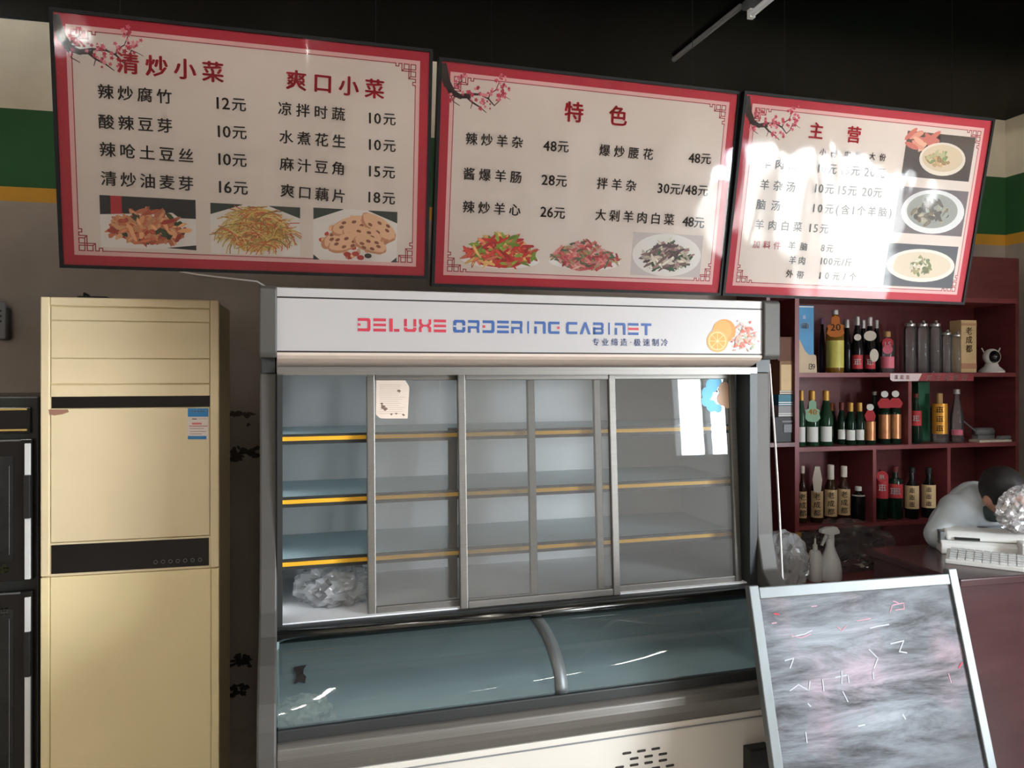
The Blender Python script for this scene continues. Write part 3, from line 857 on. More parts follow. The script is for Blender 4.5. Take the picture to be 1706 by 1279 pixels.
# upper chamber
MB().box(ia, ib, .575, .60, .86, 1.65).build('back_panel', M['inner'], cb)
for (a, b) in ((ia, ia + .008), (ib - .008, ib)):
    MB().box(a, b, .07, .575, .86, 1.65).build('liner_side', M['inner'], cb)
MB().box(ia, ib, .10, .58, 1.635, 1.65).build('liner_top', M['inner'], cb)
MB().box(ia, ib, .05, .58, .862, .876).build('chamber_floor', M['inner'], cb)
for z in (1.429, 1.229, 1.031):
    sh = MB().box(ia + .01, ib - .01, .165, .572, z - .004, z + .008).build('shelf', M['basin'], cb)
    MB().box(ia + .01, ib - .01, .152, .165, z - .018, z + .014).build('shelf_front', M['steel_dark'], sh)
    MB().box(ia + .01, ib - .01, .148, .154, z - .0065, z + .0065).build('price_rail', M['yellow'], sh, bevel=.001)
xs = cab(755, 800, .17).x
MB().box(xs - .014, xs + .014, .168, .19, .876, 1.45).build('shelf_upright', M['steel_dark'], cb)
MB().box(ia, ib, .03, .12, 1.632, 1.657).build('door_top_track', M['steel'], cb)
MB().box(ia, ib, .02, .13, .852, .872).build('door_bottom_track', M['steel_dark'], cb)
# three sliding doors leaning back 3.8 degrees
LEAN = math.radians(3.4)
def door(px_l, px_r, d, label):
    xa_, xb_ = cab(px_l, 800, d).x, cab(px_r, 800, d).x
    e = bpy.data.objects.new('sliding_door', None); e.empty_display_size = .05; COL.objects.link(e); e.parent = cb
    e.location = (xa_, d - .012, .872); e.rotation_euler = (-LEAN, 0, 0)
    w, h, f = xb_ - xa_, .765, .026
    mb = MB().box(0, f, -.009, .009, 0, h).box(w - f, w, -.009, .009, 0, h)
    mb.box(f, w - f, -.008, .008, 0, .024).box(f, w - f, -.008, .008, h - .022, h)
    mb.build('door_frame', M['steel'], e, bevel=.003)
    MB().add([(f, 0, .024), (w - f, 0, .024), (w - f, 0, h - .022), (f, 0, h - .022)], [(0, 1, 2, 3)]).build('pane', M['glass'], e)
    return e, w, h
dA, wA, hA = door(612, 894, .088, '')
dC, wC, hC = door(993, 1231, .088, '')
dB, wB, hB = door(765, 1030, .062, '')
e = MB().box(ia, ia + .016, .03, .12, .872, 1.635).build('door_jamb', M['steel_dark'], cb)
MB().box(ib - .03, ib, .03, .12, .872, 1.635).build('door_jamb', M['steel_dark'], cb)
# notice paper stuck to the first door, cloud sticker on the last
mb = MB(); r = random.Random(5)
def on_door(e, px, py):
    Mi = (Matrix.Translation(CO) @ Matrix.Rotation(TH, 4, 'Z') @ Matrix.Translation(e.location) @ Matrix.Rotation(-LEAN, 4, 'X')).inverted()
    o, d = Mi @ EYEP, Mi.to_3x3() @ ray(px, py)
    q_ = o - d * (o.y / d.y)
    return (q_.x, q_.z)
bpy.context.view_layer.update()
pp = [on_door(dA, a, b) for a, b in ((627, 632), (626, 690), (634, 697), (679, 697), (682, 645), (674, 632))]
mb.flat(pp, -.0012, rgb(216, 200, 186))
for k in range(15):
    a, b = on_door(dA, 632, 641 + 3.4 * k), on_door(dA, 675 - r.uniform(0, 12), 641 + 3.4 * k)
    mb.line([a, b], .0011, -.0014, rgb(168, 150, 138))
for (a, b, s) in ((665, 651, .006), (638, 677, .008), (642, 681, .006), (636, 672, .005), (652, 690, .004), (660, 689, .004), (672, 691, .004)):
    x, z = on_door(dA, a, b); blob(mb, x, z, s, s * .8, 0, -.0016, rgb(110, 88, 76), 9, .35, r)
mb.build('notice_paper', M['ink'], dA)
mb = MB()
for k, (a, b, s) in enumerate(((1186, 642, .026), (1178, 655, .024), (1176, 668, .02), (1185, 676, .022), (1196, 680, .016), (1196, 637, .016))):
    x, z = on_door(dC, a, b); blob(mb, x, z, s, s, 0, -.0012 - k * .00004, rgb(110, 186, 222), 16)
for k, (a, b, s) in enumerate(((1207, 648, .026), (1205, 664, .026), (1214, 656, .024), (1212, 672, .018))):
    x, z = on_door(dC, a, b); blob(mb, x, z, s, s, 0, -.0018 - k * .00004, rgb(196, 164, 140), 16)
x, z = on_door(dC, 1194, 652); blob(mb, x, z, .003, .004, 0, -.0024, rgb(40, 40, 50), 8)
mb.build('cloud_sticker', M['ink'], dC)
# lower chamber with curved glass
NA = 14
def arc(k, off=0.0):
    t_ = math.pi / 2 * k / NA
    return (-.005 - (.245 + off) * math.sin(t_), .69 - .0 + (.148 + off) * math.cos(t_))
rail = MB().tube([(ia, .0, .852), (ib, .0, .852)], .019, 14).build('glass_top_rail', M['chrome'], cb, smooth=True)
xj = cab(886, 1021, -.01).x
for (a, b) in ((ia + .004, xj), (xj + .03, ib - .004)):
    MB().sheet([arc(k) for k in range(NA + 1)], a, b).build('curved_pane', M['glass_curved'], cb, smooth=True)
mb = MB().sheet([arc(k, .003) for k in range(NA + 1)], xj - .004, xj + .034)
o = mb.build('pane_joint_strip', M['alu'], cb, smooth=True)
so = o.modifiers.new('solid', 'SOLIDIFY'); so.thickness = .004
MB().box(ia, ib, -.262, -.235, .655, .690).build('glass_bottom_channel', M['steel_dark'], cb, bevel=.004)
MB().prism([(-.235, .662), (-.27, .660), (-.288, .648), (-.292, .625), (-.286, .600), (-.270, .568), (-.235, .568)], ia, ib).build('bullnose_rail', M['steel'], cb, bevel=.004)
MB().box(ia, ib, -.27, -.25, .12, .566).build('front_panel', M['white_panel'], cb, bevel=.003)
MB().box(ia, ib, -.2735, -.26, .545, .5485).build('panel_groove', M['grey_plastic'], cb)
MB().box(ia, ib, -.25, .58, .10, .13).build('base_tray', M['steel_dark'], cb)
MB().box(ia, ib, .50, .575, .13, .862).build('lower_back', M['basin'], cb)
MB().prism([(-.235, .62), (.50, .60), (.50, .585), (-.235, .605)], ia, ib).build('basin_floor', M['basin'], cb)
MB().prism([(.36, .60), (.50, .78), (.50, .60)], ia, ib).build('basin_step', M['basin'], cb)
for (a, b) in ((ia, ia + .006), (ib - .006, ib)):
    MB().prism([(-.22, .61), (.5, .6), (.5, .85), (.0, .85), (-.1, .82), (-.2, .75)], a, b).build('basin_side', M['basin'], cb)
for px in (.15, CW - .15):
    for py in (-.18, .5):
        MB().lathe([(.022, 0), (.022, .1)], px, py, 12).build('foot', M['black_plastic'], cb)
# vent slots in the white panel, diamond pattern
dark_slot = mat('vent_dark', rgb(44, 38, 34), .6)
base = cab(1069.6, 1251.5, -.2745)
slot = None
for row in range(7):
    n = (3, 3, 4, 5, 4, 3, 3)[row]
    shift = (0, 0, 0, 0, 0, 0, 0)[row]
    for k in range(n):
        xx = base.x + (k - (n - 1) / 2) * .048 + (.024 if row == 1 else 0)
        zz_ = base.z - row * .0195
        if slot is None:
            pts = [(.011 + .0035 * math.cos(a), .0035 * math.sin(a)) for a in [math.pi * (j / 6 - .5) for j in range(7)]] + [(-.011 + .0035 * math.cos(a), .0035 * math.sin(a)) for a in [math.pi * (j / 6 + .5) for j in range(7)]]
            slot = MB().prism(pts, -.0012, .004, 'y').build('vent_slot', dark_slot, cb)
            ob = slot
        else:
            ob = slot.copy(); COL.objects.link(ob); ob.parent = cb
        ob.location = (xx, -.2702, zz_)
q = cab(1256, 1262, -.30)
MB().box(q.x - .02, q.x + .06, -.31, -.268, q.z - .09, q.z + .03).build('drain_socket', M['black_plastic'], cb, bevel=.005)
# dark sticker on the curved glass
mb = MB()
def on_arc(px, py):
    best = None
    for k in range(200):
        d, z = arc(k * NA / 199.0)
        q_ = cab(px, py, d)
        if best is None or abs(q_.z - z) < best[0]: best = (abs(q_.z - z), q_, k)
    return best[1]
pts = [on_arc(a, b) for a, b in ((490, 1112), (511, 1108), (506, 1115), (505, 1122), (510, 1128), (508, 1139), (498, 1137), (489, 1141), (494, 1129), (493, 1121), (489, 1117))]
o = MB().add([(p.x, p.y - .003, p.z + .003) for p in pts], [tuple(range(len(pts)))]).build('torn_sticker', M['black_plastic'], cb)

# ------------------------------------------------------------------ crumpled plastic bags
def crumple(name, loc, rad, seed, m, label, cat, amp=.3, freq=2.2, sub=4, squash=0.0, parent=None):
    bm = bmesh.new()
    bmesh.ops.create_icosphere(bm, subdivisions=sub, radius=1)
    for v in bm.verts:
        n = v.co.normalized()
        q = n * freq + Vector((seed * 3.1, seed * 1.7, seed))
        d = 1 + amp * (1 - 2 * abs(noise.noise(q))) * .8 + amp * .5 * (1 - 2 * abs(noise.noise(q * 2.3))) + amp * .22 * noise.noise(q * 6)
        c = Vector((n.x * rad[0], n.y * rad[1], n.z * rad[2])) * d
        if c.z < -rad[2] * (1 - squash): c.z = -rad[2] * (1 - squash)
        v.co = c
    me = bpy.data.meshes.new(name); bm.to_mesh(me); bm.free()
    zmin = min(v.co.z for v in me.vertices)
    for v in me.vertices: v.co.z -= zmin
    me.materials.append(m)
    o = bpy.data.objects.new(name, me); COL.objects.link(o); o.location = loc
    return tag(o, label, cat)

def cabw(px, py, d):
    q_ = cab(px, py, d)
    return Matrix.Translation(CO) @ Matrix.Rotation(TH, 4, 'Z') @ Vector((q_.x, q_.y, q_.z))
q = cabw(557, 995, .25)
crumple('plastic_bag', (q.x, q.y, .876), (.105, .085, .062), 1, M['bag'], 'crumpled clear plastic bag lying on the floor of the upper glass chamber', 'plastic bag', squash=.2)
q = cabw(502, 1175, -.13)
crumple('plastic_bag', (q.x, q.y, .618), (.075, .06, .05), 2, film('milky_bag', haze=.5, rough=.2, hazecol=(.75, .85, .8, 1)), 'milky plastic bag under the curved glass below the torn dark sticker', 'plastic bag', squash=.2)

# ------------------------------------------------------------------ dark red liquor shelf unit
HYY = 3.45                      # front plane of the shelves
def hx(px): return P(px, 700, HYY).x
U0 = Vector((hx(1328), HYY, 0))
su = root('shelf_unit', U0, 'dark red wooden shelf unit with liquor bottles against the back wall', 'shelf unit')
def ux(px): return hx(px) - U0.x
uxr = ux(1692)
Z1, Z2, Z3, ZW = 1.632, 1.257, .862, .62
dep = .29
MB().box(ux(1283), uxr, dep - .012, dep, 0, 2.25).build('back_board', M['wood_red'], su)
MB().box(ux(1283) - .02, ux(1283), 0, dep, 0, 2.25).build('end_panel', M['wood_red'], su)
MB().box(-.012, .012, 0, dep - .012, ZW, 2.02).build('upright', M['wood_edge'], su)
MB().box(uxr, uxr + .022, 0, dep, 0, 2.25).build('end_panel', M['wood_red'], su)
for (a, za, zb) in ((ux(1517), Z2, Z1), (ux(1458), Z3, Z2), (ux(1582), Z3, Z2)):
    MB().box(a - .01, a + .01, .004, dep - .012, za, zb - .022).build('divider', M['wood_edge'], su)
for z in (Z1, Z2, Z3):
    MB().box(.012, uxr, 0, dep - .012, z - .022, z).build('shelf_board', M['wood_edge'], su)
MB().box(ux(1283), -.012, 0, dep - .012, 1.262, 1.283).build('side_shelf_board', M['wood_red'], su)
MB().box(ux(1283), uxr, -.01, dep - .012, 2.005, 2.03).build('shelf_board', M['wood_edge'], su)
MB().box(ux(1283), uxr, -.012, .006, 2.03, 2.25).build('fascia', M['wood_red'], su)
MB().box(ux(1262), uxr, -.32, dep - .012, ZW - .03, ZW).build('worktop', M['wood_edge'], su)
for a in range(3):
    xa_, xb_ = ux(1283) + (uxr - ux(1283)) * a / 3, ux(1283) + (uxr - ux(1283)) * (a + 1) / 3
    d = MB().box(xa_ + .004, xb_ - .004, -.3, -.282, .08, ZW - .035).build('base_door', M['wood_red'], su, bevel=.003)
    MB().box(xb_ - .05, xb_ - .035, -.312, -.3, .35, .47).build('door_handle', M['alu'], d)
MB().box(ux(1264), uxr, -.28, dep - .012, 0, ZW - .031).build('base_carcass', M['wood_red'], su)

# price strip stuck to the shelf edge
sl = HYY - .002
mb = MB()
def pq(px, py): q_ = P(px, py, sl); return (q_.x - U0.x, q_.z)
mb.flat([pq(1483, 622), pq(1483, 632), pq(1487, 635), pq(1530, 634.5), pq(1536, 622)], -.002, rgb(226, 206, 206))
mb.flat([pq(1536, 622), pq(1530, 634.5), pq(1622, 634.5), pq(1622, 623)], -.002, rgb(150, 60, 66))
ps = mb.build('shelf_edge_strip', M['ink'], su)
mb = MB(); write(mb, '□□□', pq(1489, 628), pq(1516, 628.5), .028, -.0028, .01); mb.build('strip_lettering', M['ink_red'], ps)
mb = MB(); write(mb, '真正纯粮酒', pq(1543, 629), pq(1611, 629), .034, -.0028, .02, italic=.25); mb.build('strip_lettering', mat('strip_cream', rgb(222, 190, 180), .6), ps)

# ------------------------------------------------------------------ bottles
GL = {}
def glassm(nm, c, tr=.75, rough=.06):
    if nm not in GL: GL[nm] = mat('bottle_' + nm, c, rough, trans=tr, ior=1.3)
    return GL[nm]
glassm('dark', rgb(24, 24, 26), .2); glassm('green', rgb(70, 120, 84), .8); glassm('dkgreen', rgb(30, 56, 42), .5)
glassm('amber', rgb(200, 150, 60), .7); glassm('brown', rgb(70, 44, 26), .5); glassm('purple', rgb(70, 50, 66), .5)
GL['clear'] = film('bottle_clear', tint=(.9, .92, .92, 1), ior=1.45, haze=.08, rough=.05)
CM = {'gold': mat('cap_gold', rgb(206, 160, 84), .3, .7), 'silver': mat('cap_silver', rgb(200, 196, 194), .3, .6), 'white': M['white_plastic'],
      'darkred': mat('cap_darkred', rgb(96, 34, 32), .4), 'copper': mat('cap_copper', rgb(180, 110, 70), .35, .5), 'wood': mat('cap_wood', rgb(190, 150, 96), .6), 'purple': mat('cap_purple', rgb(150, 110, 150), .4), 'black': M['black_plastic'],
      'paper': M['paper']}
LM = {'white': mat('label_white', rgb(222, 220, 214), .6), 'red': mat('label_red', rgb(184, 50, 58), .6), 'copper': mat('label_copper', rgb(200, 136, 92), .35, .5, var=.2, scale=20),
      'cream': mat('label_cream', rgb(216, 186, 140), .6, var=.08, scale=20), 'lime': mat('label_lime', rgb(196, 186, 92), .5, var=.1, scale=18), 'gold': mat('label_gold', rgb(224, 160, 60), .35, .3),
      'pink': mat('label_pink', rgb(216, 110, 130), .5), 'mint': mat('label_mint', rgb(150, 190, 160), .6), 'brown': mat('label_brown', rgb(184, 104, 40), .6), 'ivory': mat('label_ivory', rgb(224, 214, 200), .6)}
TXM = {'dark': M['ink_dark'], 'red': M['ink_red'], 'gold': mat('ink_gold', rgb(226, 150, 40), .6), 'white': M['white_plastic']}

def bottle(px, top, shelf, wpx, glass, cap, caplen, label, shape='round', lab=None, tagspec=None, back=0.07, base=None, seal=None, text=None, group=None, name='liquor_bottle'):
    zb = (Z1, Z2, Z3)[shelf]
    basepx = (621.5, 747, 877)[shelf]
    Y = HYY + back
    k = (Y * (math.cos(YAW) + math.tan(YAW + math.atan((px - CX) / F_PX)) * math.sin(YAW))) / F_PX     # metres per pixel at this spot
    h = (EYE - (top - HY) * k) - zb
    r0 = wpx * k / 2 * .97
    x = P(px, 700, Y).x
    e = root(name, (x, Y, zb), label, 'bottle', rz=-math.atan2(x, Y) * .9, group=group)
    cl = caplen * k
    rn = min(r0 * .42, .014)
    if shape == 'round':
        sh_ = h * .58
        prof = [(r0 * .9, 0), (r0, .006), (r0, sh_), (r0 * .86, sh_ + .02), (rn * 1.25, sh_ + h * .15), (rn, sh_ + h * .2), (rn, h - .004), (rn * .9, h - .002)]
    elif shape == 'slim':
        sh_ = h * .5
        prof = [(r0 * .9, 0), (r0, .006), (r0, sh_), (r0 * .8, sh_ + h * .1), (rn * 1.3, sh_ + h * .26), (rn, sh_ + h * .32), (rn, h - .004), (rn * .9, h - .002)]
    elif shape == 'flask':
        sh_ = h * .72
        prof = [(r0 * .92, 0), (r0, .01), (r0, sh_ - .01), (r0 * .82, sh_ + .012), (rn * 1.05, sh_ + h * .06), (rn, sh_ + h * .08), (rn, h - .004), (rn * .9, h - .002)]
    else:
        sh_ = h * .86
        prof = [(r0 * .94, 0), (r0, .006), (r0, sh_), (r0 * .9, sh_ + .012), (r0 * .8, h * .93), (r0 * .78, h * .935)]
    smooth_by_angle(MB().lathe(prof, seg=20).build('glass_body', GL[glass], e), 50)
    if shape == 'jar':
        MB().lathe([(r0 * .82, h * .935), (r0 * .84, h * .985), (r0 * .3, h)], seg=18).build('lid', CM['silver'], e)
        smooth_by_angle(MB().tube([(0, -r0 * .4, h * .97), (0, -r0 * .5, h * 1.02), (.004, -r0 * 1.0, h * 1.03), (.004, -r0 * 1.15, h * .97)], .006, 8).build('pour_spout', CM['silver'], e))
    else:
        cr = rn * 1.18
        MB().lathe([(cr, h - cl), (cr, h - .003), (cr * .85, h)], seg=16).build('cap', CM[cap], e)
    if lab:
        m_, a, b = lab[:3]
        z0_, z1_ = (basepx - b) * k, (basepx - a) * k
        rr, n = r0 + .0012, 16
        ang = lab[3] if len(lab) > 3 else 2.2
        vs = []
        for zz2 in (z0_, z1_):
            for j in range(n + 1):
                t_ = -math.pi / 2 + ang * (j / n - .5)
                vs.append((rr * math.cos(t_), rr * math.sin(t_), zz2))
        lo = MB().add(vs, [(j, j + 1, j + n + 2, j + n + 1) for j in range(n)]).build('label', LM[m_], e, smooth=True)
        if text:
            tx, cm, vert = text
            mb = MB()
            sz = (z1_ - z0_) / (len(tx) * 1.15 + .2) if vert else min(r0 * 1.5 / max(1, len(tx) * .6), (z1_ - z0_) * .6)
            for j, ch in enumerate(tx):
                zc = z1_ - (j + .65) * sz * 1.12 if vert else (z0_ + z1_) / 2
                if vert: write(mb, ch, (-sz / 2, zc), (sz / 2, zc), sz * .95, -rr - .0012, .01)
            if not vert: write(mb, tx, (-r0 * .75, zc), (r0 * .75, zc), sz, -rr - .0012, .01)
            mb.build('label_lettering', TXM[cm], lo)
    if tagspec:
        kind, a, b, w, m_ = tagspec[:5]
        z0_, z1_, hw_ = (basepx - b) * k, (basepx - a) * k, w * k / 2
        zc = (z0_ + z1_) / 2
        if kind == 'gourd':
            pts = [(0, z1_), (-hw_ * .45, z1_ - .01), (-hw_ * .5, zc + .012), (-hw_ * .95, zc + .004), (-hw_ * .85, zc - .012), (-hw_, z0_ + .02), (-hw_ * .6, z0_ + .004), (0, z0_)]
        elif kind == 'disc':
            pts = [(-hw_ * math.sin(t_), zc + (z1_ - z0_) / 2 * math.cos(t_)) for t_ in [math.pi * j / 8 for j in range(9)]]
        else:
            pts = [(0, z1_), (-hw_ * .5, z1_), (-hw_, zc), (-hw_ * .7, z0_), (0, z0_)]
        pts = pts + [(-a_, b_) for a_, b_ in pts[-2:0:-1]]
        to = MB().prism(pts, -r0 - .006, -r0 - .004, 'y').build('hang_tag', LM[m_], e)
        if len(tagspec) > 5:
            mb = MB(); write(mb, tagspec[5], (-hw_ * .6, zc - .004), (hw_ * .6, zc - .004), hw_ * 1.05, -r0 - .0068, .012); mb.build('tag_lettering', TXM[tagspec[6]], to)
    if seal:
        m_, py, w = seal
        zc = (basepx - py) * k
        MB().prism([(w * k / 2 * math.cos(t_), zc + w * k / 2 * math.sin(t_)) for t_ in [2 * math.pi * j / 14 for j in range(14)]], -r0 - .0085, -r0 - .0065, 'y').build('round_seal', LM[m_], e)
    return e

# top shelf
bottle(1370, 530, 0, 11, 'purple', 'purple', 10, 'slim purple bottle between the blue box and the amber bottle', 'slim', back=.13)
bottle(1391, 516, 0, 29, 'amber', 'silver', 8, 'amber liquor bottle with brown tag reading 20 and lime label', 'flask', ('lime', 568, 613, 2.4), ('gourd', 527, 563, 27, 'brown', '20', 'dark'))
DG = 'dark bottles on the top shelf'
bottle(1411, 532, 0, 16, 'dark', 'silver', 14, 'unlabelled dark bottle next to the amber bottle tagged 20', 'slim', back=.1)
bottle(1428, 527, 0, 18, 'dark', 'silver', 15, 'dark bottle with red and white label and one small white seal', 'slim', ('red', 592, 615), seal=('ivory', 563, 11), text=('□', 'white', False))
bottle(1438, 533, 0, 16, 'dark', 'silver', 14, 'dark bottle standing behind the two red labelled dark bottles', 'slim', back=.17)
b_ = bottle(1449, 528, 0, 18, 'dark', 'silver', 15, 'dark bottle with red label and two pale round hanging tags', 'slim', ('red', 592, 615), ('disc', 552, 569, 19, 'ivory'), text=('□', 'white', False))
MB().prism([(.03 * math.cos(t_) * .7 + .018, .09 + .034 * math.sin(t_)) for t_ in [2 * math.pi * j / 16 for j in range(16)]], -.042, -.040, 'y').build('ring_tag', LM['ivory'], b_)
bottle(1460, 533, 0, 15, 'dark', 'silver', 14, 'dark bottle behind the bottle with pink tag', 'slim', back=.17)
bottle(1478, 552, 0, 23, 'clear', 'wood', 9, 'small bottle with pink round tag reading 15 and flowered label', 'flask', ('pink', 595, 614), ('disc', 564, 581, 17, 'red', '15', 'white'), seal=('pink', 583, 15))
JG = 'glass spirit jars on the top shelf'
for px, tp, wh in ((1516, 538, 'next to the pink tagged bottle'), (1537, 538, 'between the other two tall jars'), (1558, 538, 'beside the short jars')):
    bottle(px, tp, 0, 20, 'clear', None, 0, 'tall clear glass spirit jar with metal pour spout ' + wh, 'jar', group=JG, name='spirit_jar', back=.09)
for px, tp, wh in ((1577, 553, 'next to the tall jars'), (1594, 556, 'touching the cream gift box')):
    bottle(px, tp, 0, 17, 'clear', None, 0, 'short clear glass spirit jar ' + wh, 'jar', group='short spirit jars on the top shelf', name='spirit_jar', back=.06)
# middle shelf
TG = 'green bottles with gold caps on the middle shelf'
bottle(1335, 650, 1, 15, 'green', 'gold', 17, 'tall green bottle with gold cap touching the left upright', 'slim', ('white', 715, 740, 1.7))
bottle(1353, 650, 1, 23, 'green', 'gold', 17, 'tall green bottle with gold cap and mint tag reading 40', 'slim', ('white', 715, 740, 1.7), ('gourd', 670, 707, 24, 'mint', '40', 'gold'))
bottle(1376, 650, 1, 23, 'green', 'gold', 17, 'tall green bottle with gold cap and crest label beside the bottle tagged 40', 'slim', ('white', 715, 740, 1.7))
bottle(1386, 671, 1, 16, 'dkgreen', 'copper', 13, 'short bottle with copper cap behind the tall green bottles', 'slim', back=.17)
bottle(1402, 670, 1, 17, 'dkgreen', 'darkred', 13, 'short dark green bottle with dark red cap', 'slim', ('white', 722, 738, 1.5), back=.1)
SG = 'short dark green bottles with gold caps'
for px, wh in ((1417, 'dark red capped one'), (1432, 'short copper labelled one')):
    bottle(px, 670, 1, 18, 'dkgreen', 'gold', 15, 'short dark green bottle with gold cap beside the ' + wh, 'slim', ('white', 722, 739, 1.6), group=SG)
bottle(1449, 673, 1, 19, 'dkgreen', 'silver', 6, 'short bottle with copper label, red neck tag and white seal', 'round', ('copper', 709, 740), ('flag', 690, 708, 17, 'red'), seal=('white', 685, 11))
bottle(1457, 652, 1, 15, 'dkgreen', 'silver', 6, 'tall dark bottle with silver cap behind the copper labelled bottles', 'round', back=.18)
CG = 'tall copper labelled bottles on the middle shelf'
for px, wh in ((1473, 'beside the short copper labelled one'), (1491, 'nearest the shelf divider')):
    bottle(px, 652, 1, 20, 'dkgreen', 'silver', 6, 'tall bottle with copper label and red neck flag ' + wh, 'round', ('copper', 698, 738), ('flag', 671, 687, 22, 'red'), seal=('white', 664, 11), group=CG)
bottle(1526, 655, 1, 17, 'dkgreen', 'darkred', 7, 'dark green bottle with red band label beside the shelf divider', 'slim', ('red', 693, 718, 2.6), text=('□', 'white', False))
bottle(1565, 655, 1, 28, 'clear', 'wood', 21, 'clear square-shouldered bottle with golden sleeve and wooden stopper', 'flask', ('gold', 682, 732, 1.9), text=('□□□', 'dark', True))
bottle(1594, 648, 1, 21, 'clear', 'silver', 8, 'clear bottle with faint star label and red foot', 'slim', ('pink', 726, 735, 1.8))
# lower shelf
LG = 'cream labelled bottles on the lower shelf'
bottle(1337, 776, 2, 14, 'brown', 'paper', 12, 'cream labelled bottle half hidden by the left upright', 'round', ('cream', 824, 868), text=('老成都', 'dark', True))
bottle(1361, 776, 2, 21, 'brown', 'silver', 8, 'cream labelled brown bottle with long slanted paper tag', 'round', ('cream', 824, 868), ('flag', 783, 826, 15, 'ivory'), text=('老成都', 'dark', True))
bottle(1384, 774, 2, 22, 'brown', 'paper', 24, 'cream labelled brown bottle with pinkish paper wrapped neck', 'round', ('cream', 823, 867), text=('老成都', 'dark', True))
bottle(1406, 776, 2, 21, 'brown', 'paper', 18, 'cream labelled brown bottle next to the small white capped bottle', 'round', ('cream', 823, 866), text=('老成都', 'dark', True))
bottle(1430, 810, 2, 22, 'dark', 'white', 7, 'small dark plastic bottle with white cap', 'flask', ('ivory', 834, 836))
bottle(1469, 782, 2, 20, 'dkgreen', 'darkred', 8, 'green bottle with tall red label against the divider', 'round', ('red', 806, 842, 2.6), ('disc', 796, 814, 18, 'red', '□', 'white'), text=('□', 'white', False))
bottle(1491, 776, 2, 25, 'dkgreen', 'darkred', 10, 'wide dark green bottle with red label edged in white', 'flask', ('red', 819, 842, 2.4), text=('□□', 'white', False))
for px, nm in ((1519, 'nearer the red labelled bottle'), (1547, 'nearer the seated person')):
    bottle(px, 778, 2, 22, 'dark', 'black', 10, 'dark bottle with boxy beige label, ' + nm, 'round', ('cream', 822, 860, 2.6), text=('□□□', 'dark', True), back=.05)

# ------------------------------------------------------------------ boxes, jars and gadgets on the shelves
def kpx(px, Y): return (Y * (math.cos(YAW) + math.tan(YAW + math.atan((px - CX) / F_PX)) * math.sin(YAW))) / F_PX
def pbox(name, pxa, pxb, z0_, h, Y, d, m, label, bevel=.002):
    xa_, xb_ = P(pxa, 700, Y).x, P(pxb, 700, Y).x
    e = root(name, ((xa_ + xb_) / 2, Y, z0_), label, 'box')
    w = (xb_ - xa_) / 2
    MB().box(-w, w, 0, d, 0, h).build('carton', m, e, bevel=bevel)
    return e, w
bl = mat('blue_box', rgb(40, 140, 196), .4, var=.35, scale=3, stretch=(1, 1, 2))
e, w = pbox('gift_box', 1331, 1356, Z1, .345, HYY + .06, .085, bl, 'blue gift box with white writing at the end of the top shelf')
mb = MB(); write(mb, '□□', (-w * .8, .24), (w * .4, .24), .036, -.0008, .012); mb.build('box_lettering', M['white_plastic'], e)
mb = MB(); write(mb, '□', (-w * .55, .285), (-w * .1, .285), .022, -.0008, .0); mb.build('box_lettering', M['white_plastic'], e)
MB().box(-w, w * .95, -.001, .001, .335, .341).build('box_stripe', M['white_plastic'], e)
Y = HYY + .02
xa_ = P(1331, 700, Y).x; k = kpx(1345, Y)
e = root('card_holder', (xa_, Y, Z1), 'beige cardboard holder priced 139 in front of the blue gift box', 'card holder')
MB().prism([(0, 0), (34 * k, 0), (32.5 * k, 28 * k), (30 * k, 30 * k), (19 * k, 30 * k), (12 * k, 36 * k), (0, 58 * k)], 0, .025, 'y').build('card_front', mat('beige_card', rgb(206, 184, 156), .7, var=.1, scale=9), e)
mb = MB(); write(mb, '139', (17 * k, 11 * k), (31 * k, 10 * k), .038, -.0008, 0); mb.build('price_lettering', M['ink_dark'], e)
e, w = pbox('gift_box', 1601.5, 1627, Z1, .282, HYY + .03, .08, LM['cream'], 'tall cream gift box with brown brush characters beside the white camera')
mb = MB()
for j, ch in enumerate('老成都'):
    write(mb, ch, (-.022, .225 - .048 * j), (.022, .225 - .048 * j), .044, -.0008, .02)
mb.build('box_lettering', mat('brown_ink', rgb(96, 62, 30), .6), e)
MB().box(-w, w, -.001, .001, .02, .05).build('box_band', mat('tan_band', rgb(190, 140, 110), .6), e)
MB().box(-w, w, -.001, .001, .252, .266).build('box_band', mat('tan_band', rgb(196, 150, 116), .6), e)
# security camera
q = P(1652, 618, HYY + .06); k = kpx(1652, q.y)
e = root('security_camera', (q.x, q.y, Z1), 'white dome security camera at the end of the top shelf', 'camera', rz=-.5)
smooth_by_angle(MB().lathe([(.062, 0), (.064, .008), (.05, .022), (.036, .034), (.03, .05)], seg=24).build('base', M['white_plastic'], e))
smooth_by_angle(MB().ell((0, 0, .086), (.044, .042, .044), 20, 14).build('head', M['white_plastic'], e))
MB().ell((.004, -.022, .086), (.031, .028, .034), 18, 12).build('lens_dome', M['black_gloss'], e, smooth=True)
for s in (-1, 1):
    MB().tube([(s * .034, .01, .11), (s * .045, .012, .135)], .003, 6).build('antenna', M['white_plastic'], e)
# green box behind the red banded bottle
pbox('gift_box', 1530, 1549, Z2, .325, HYY + .14, .07, mat('green_box', rgb(34, 96, 66), .5, var=.1), 'green box standing behind the dark green bottle with red band')
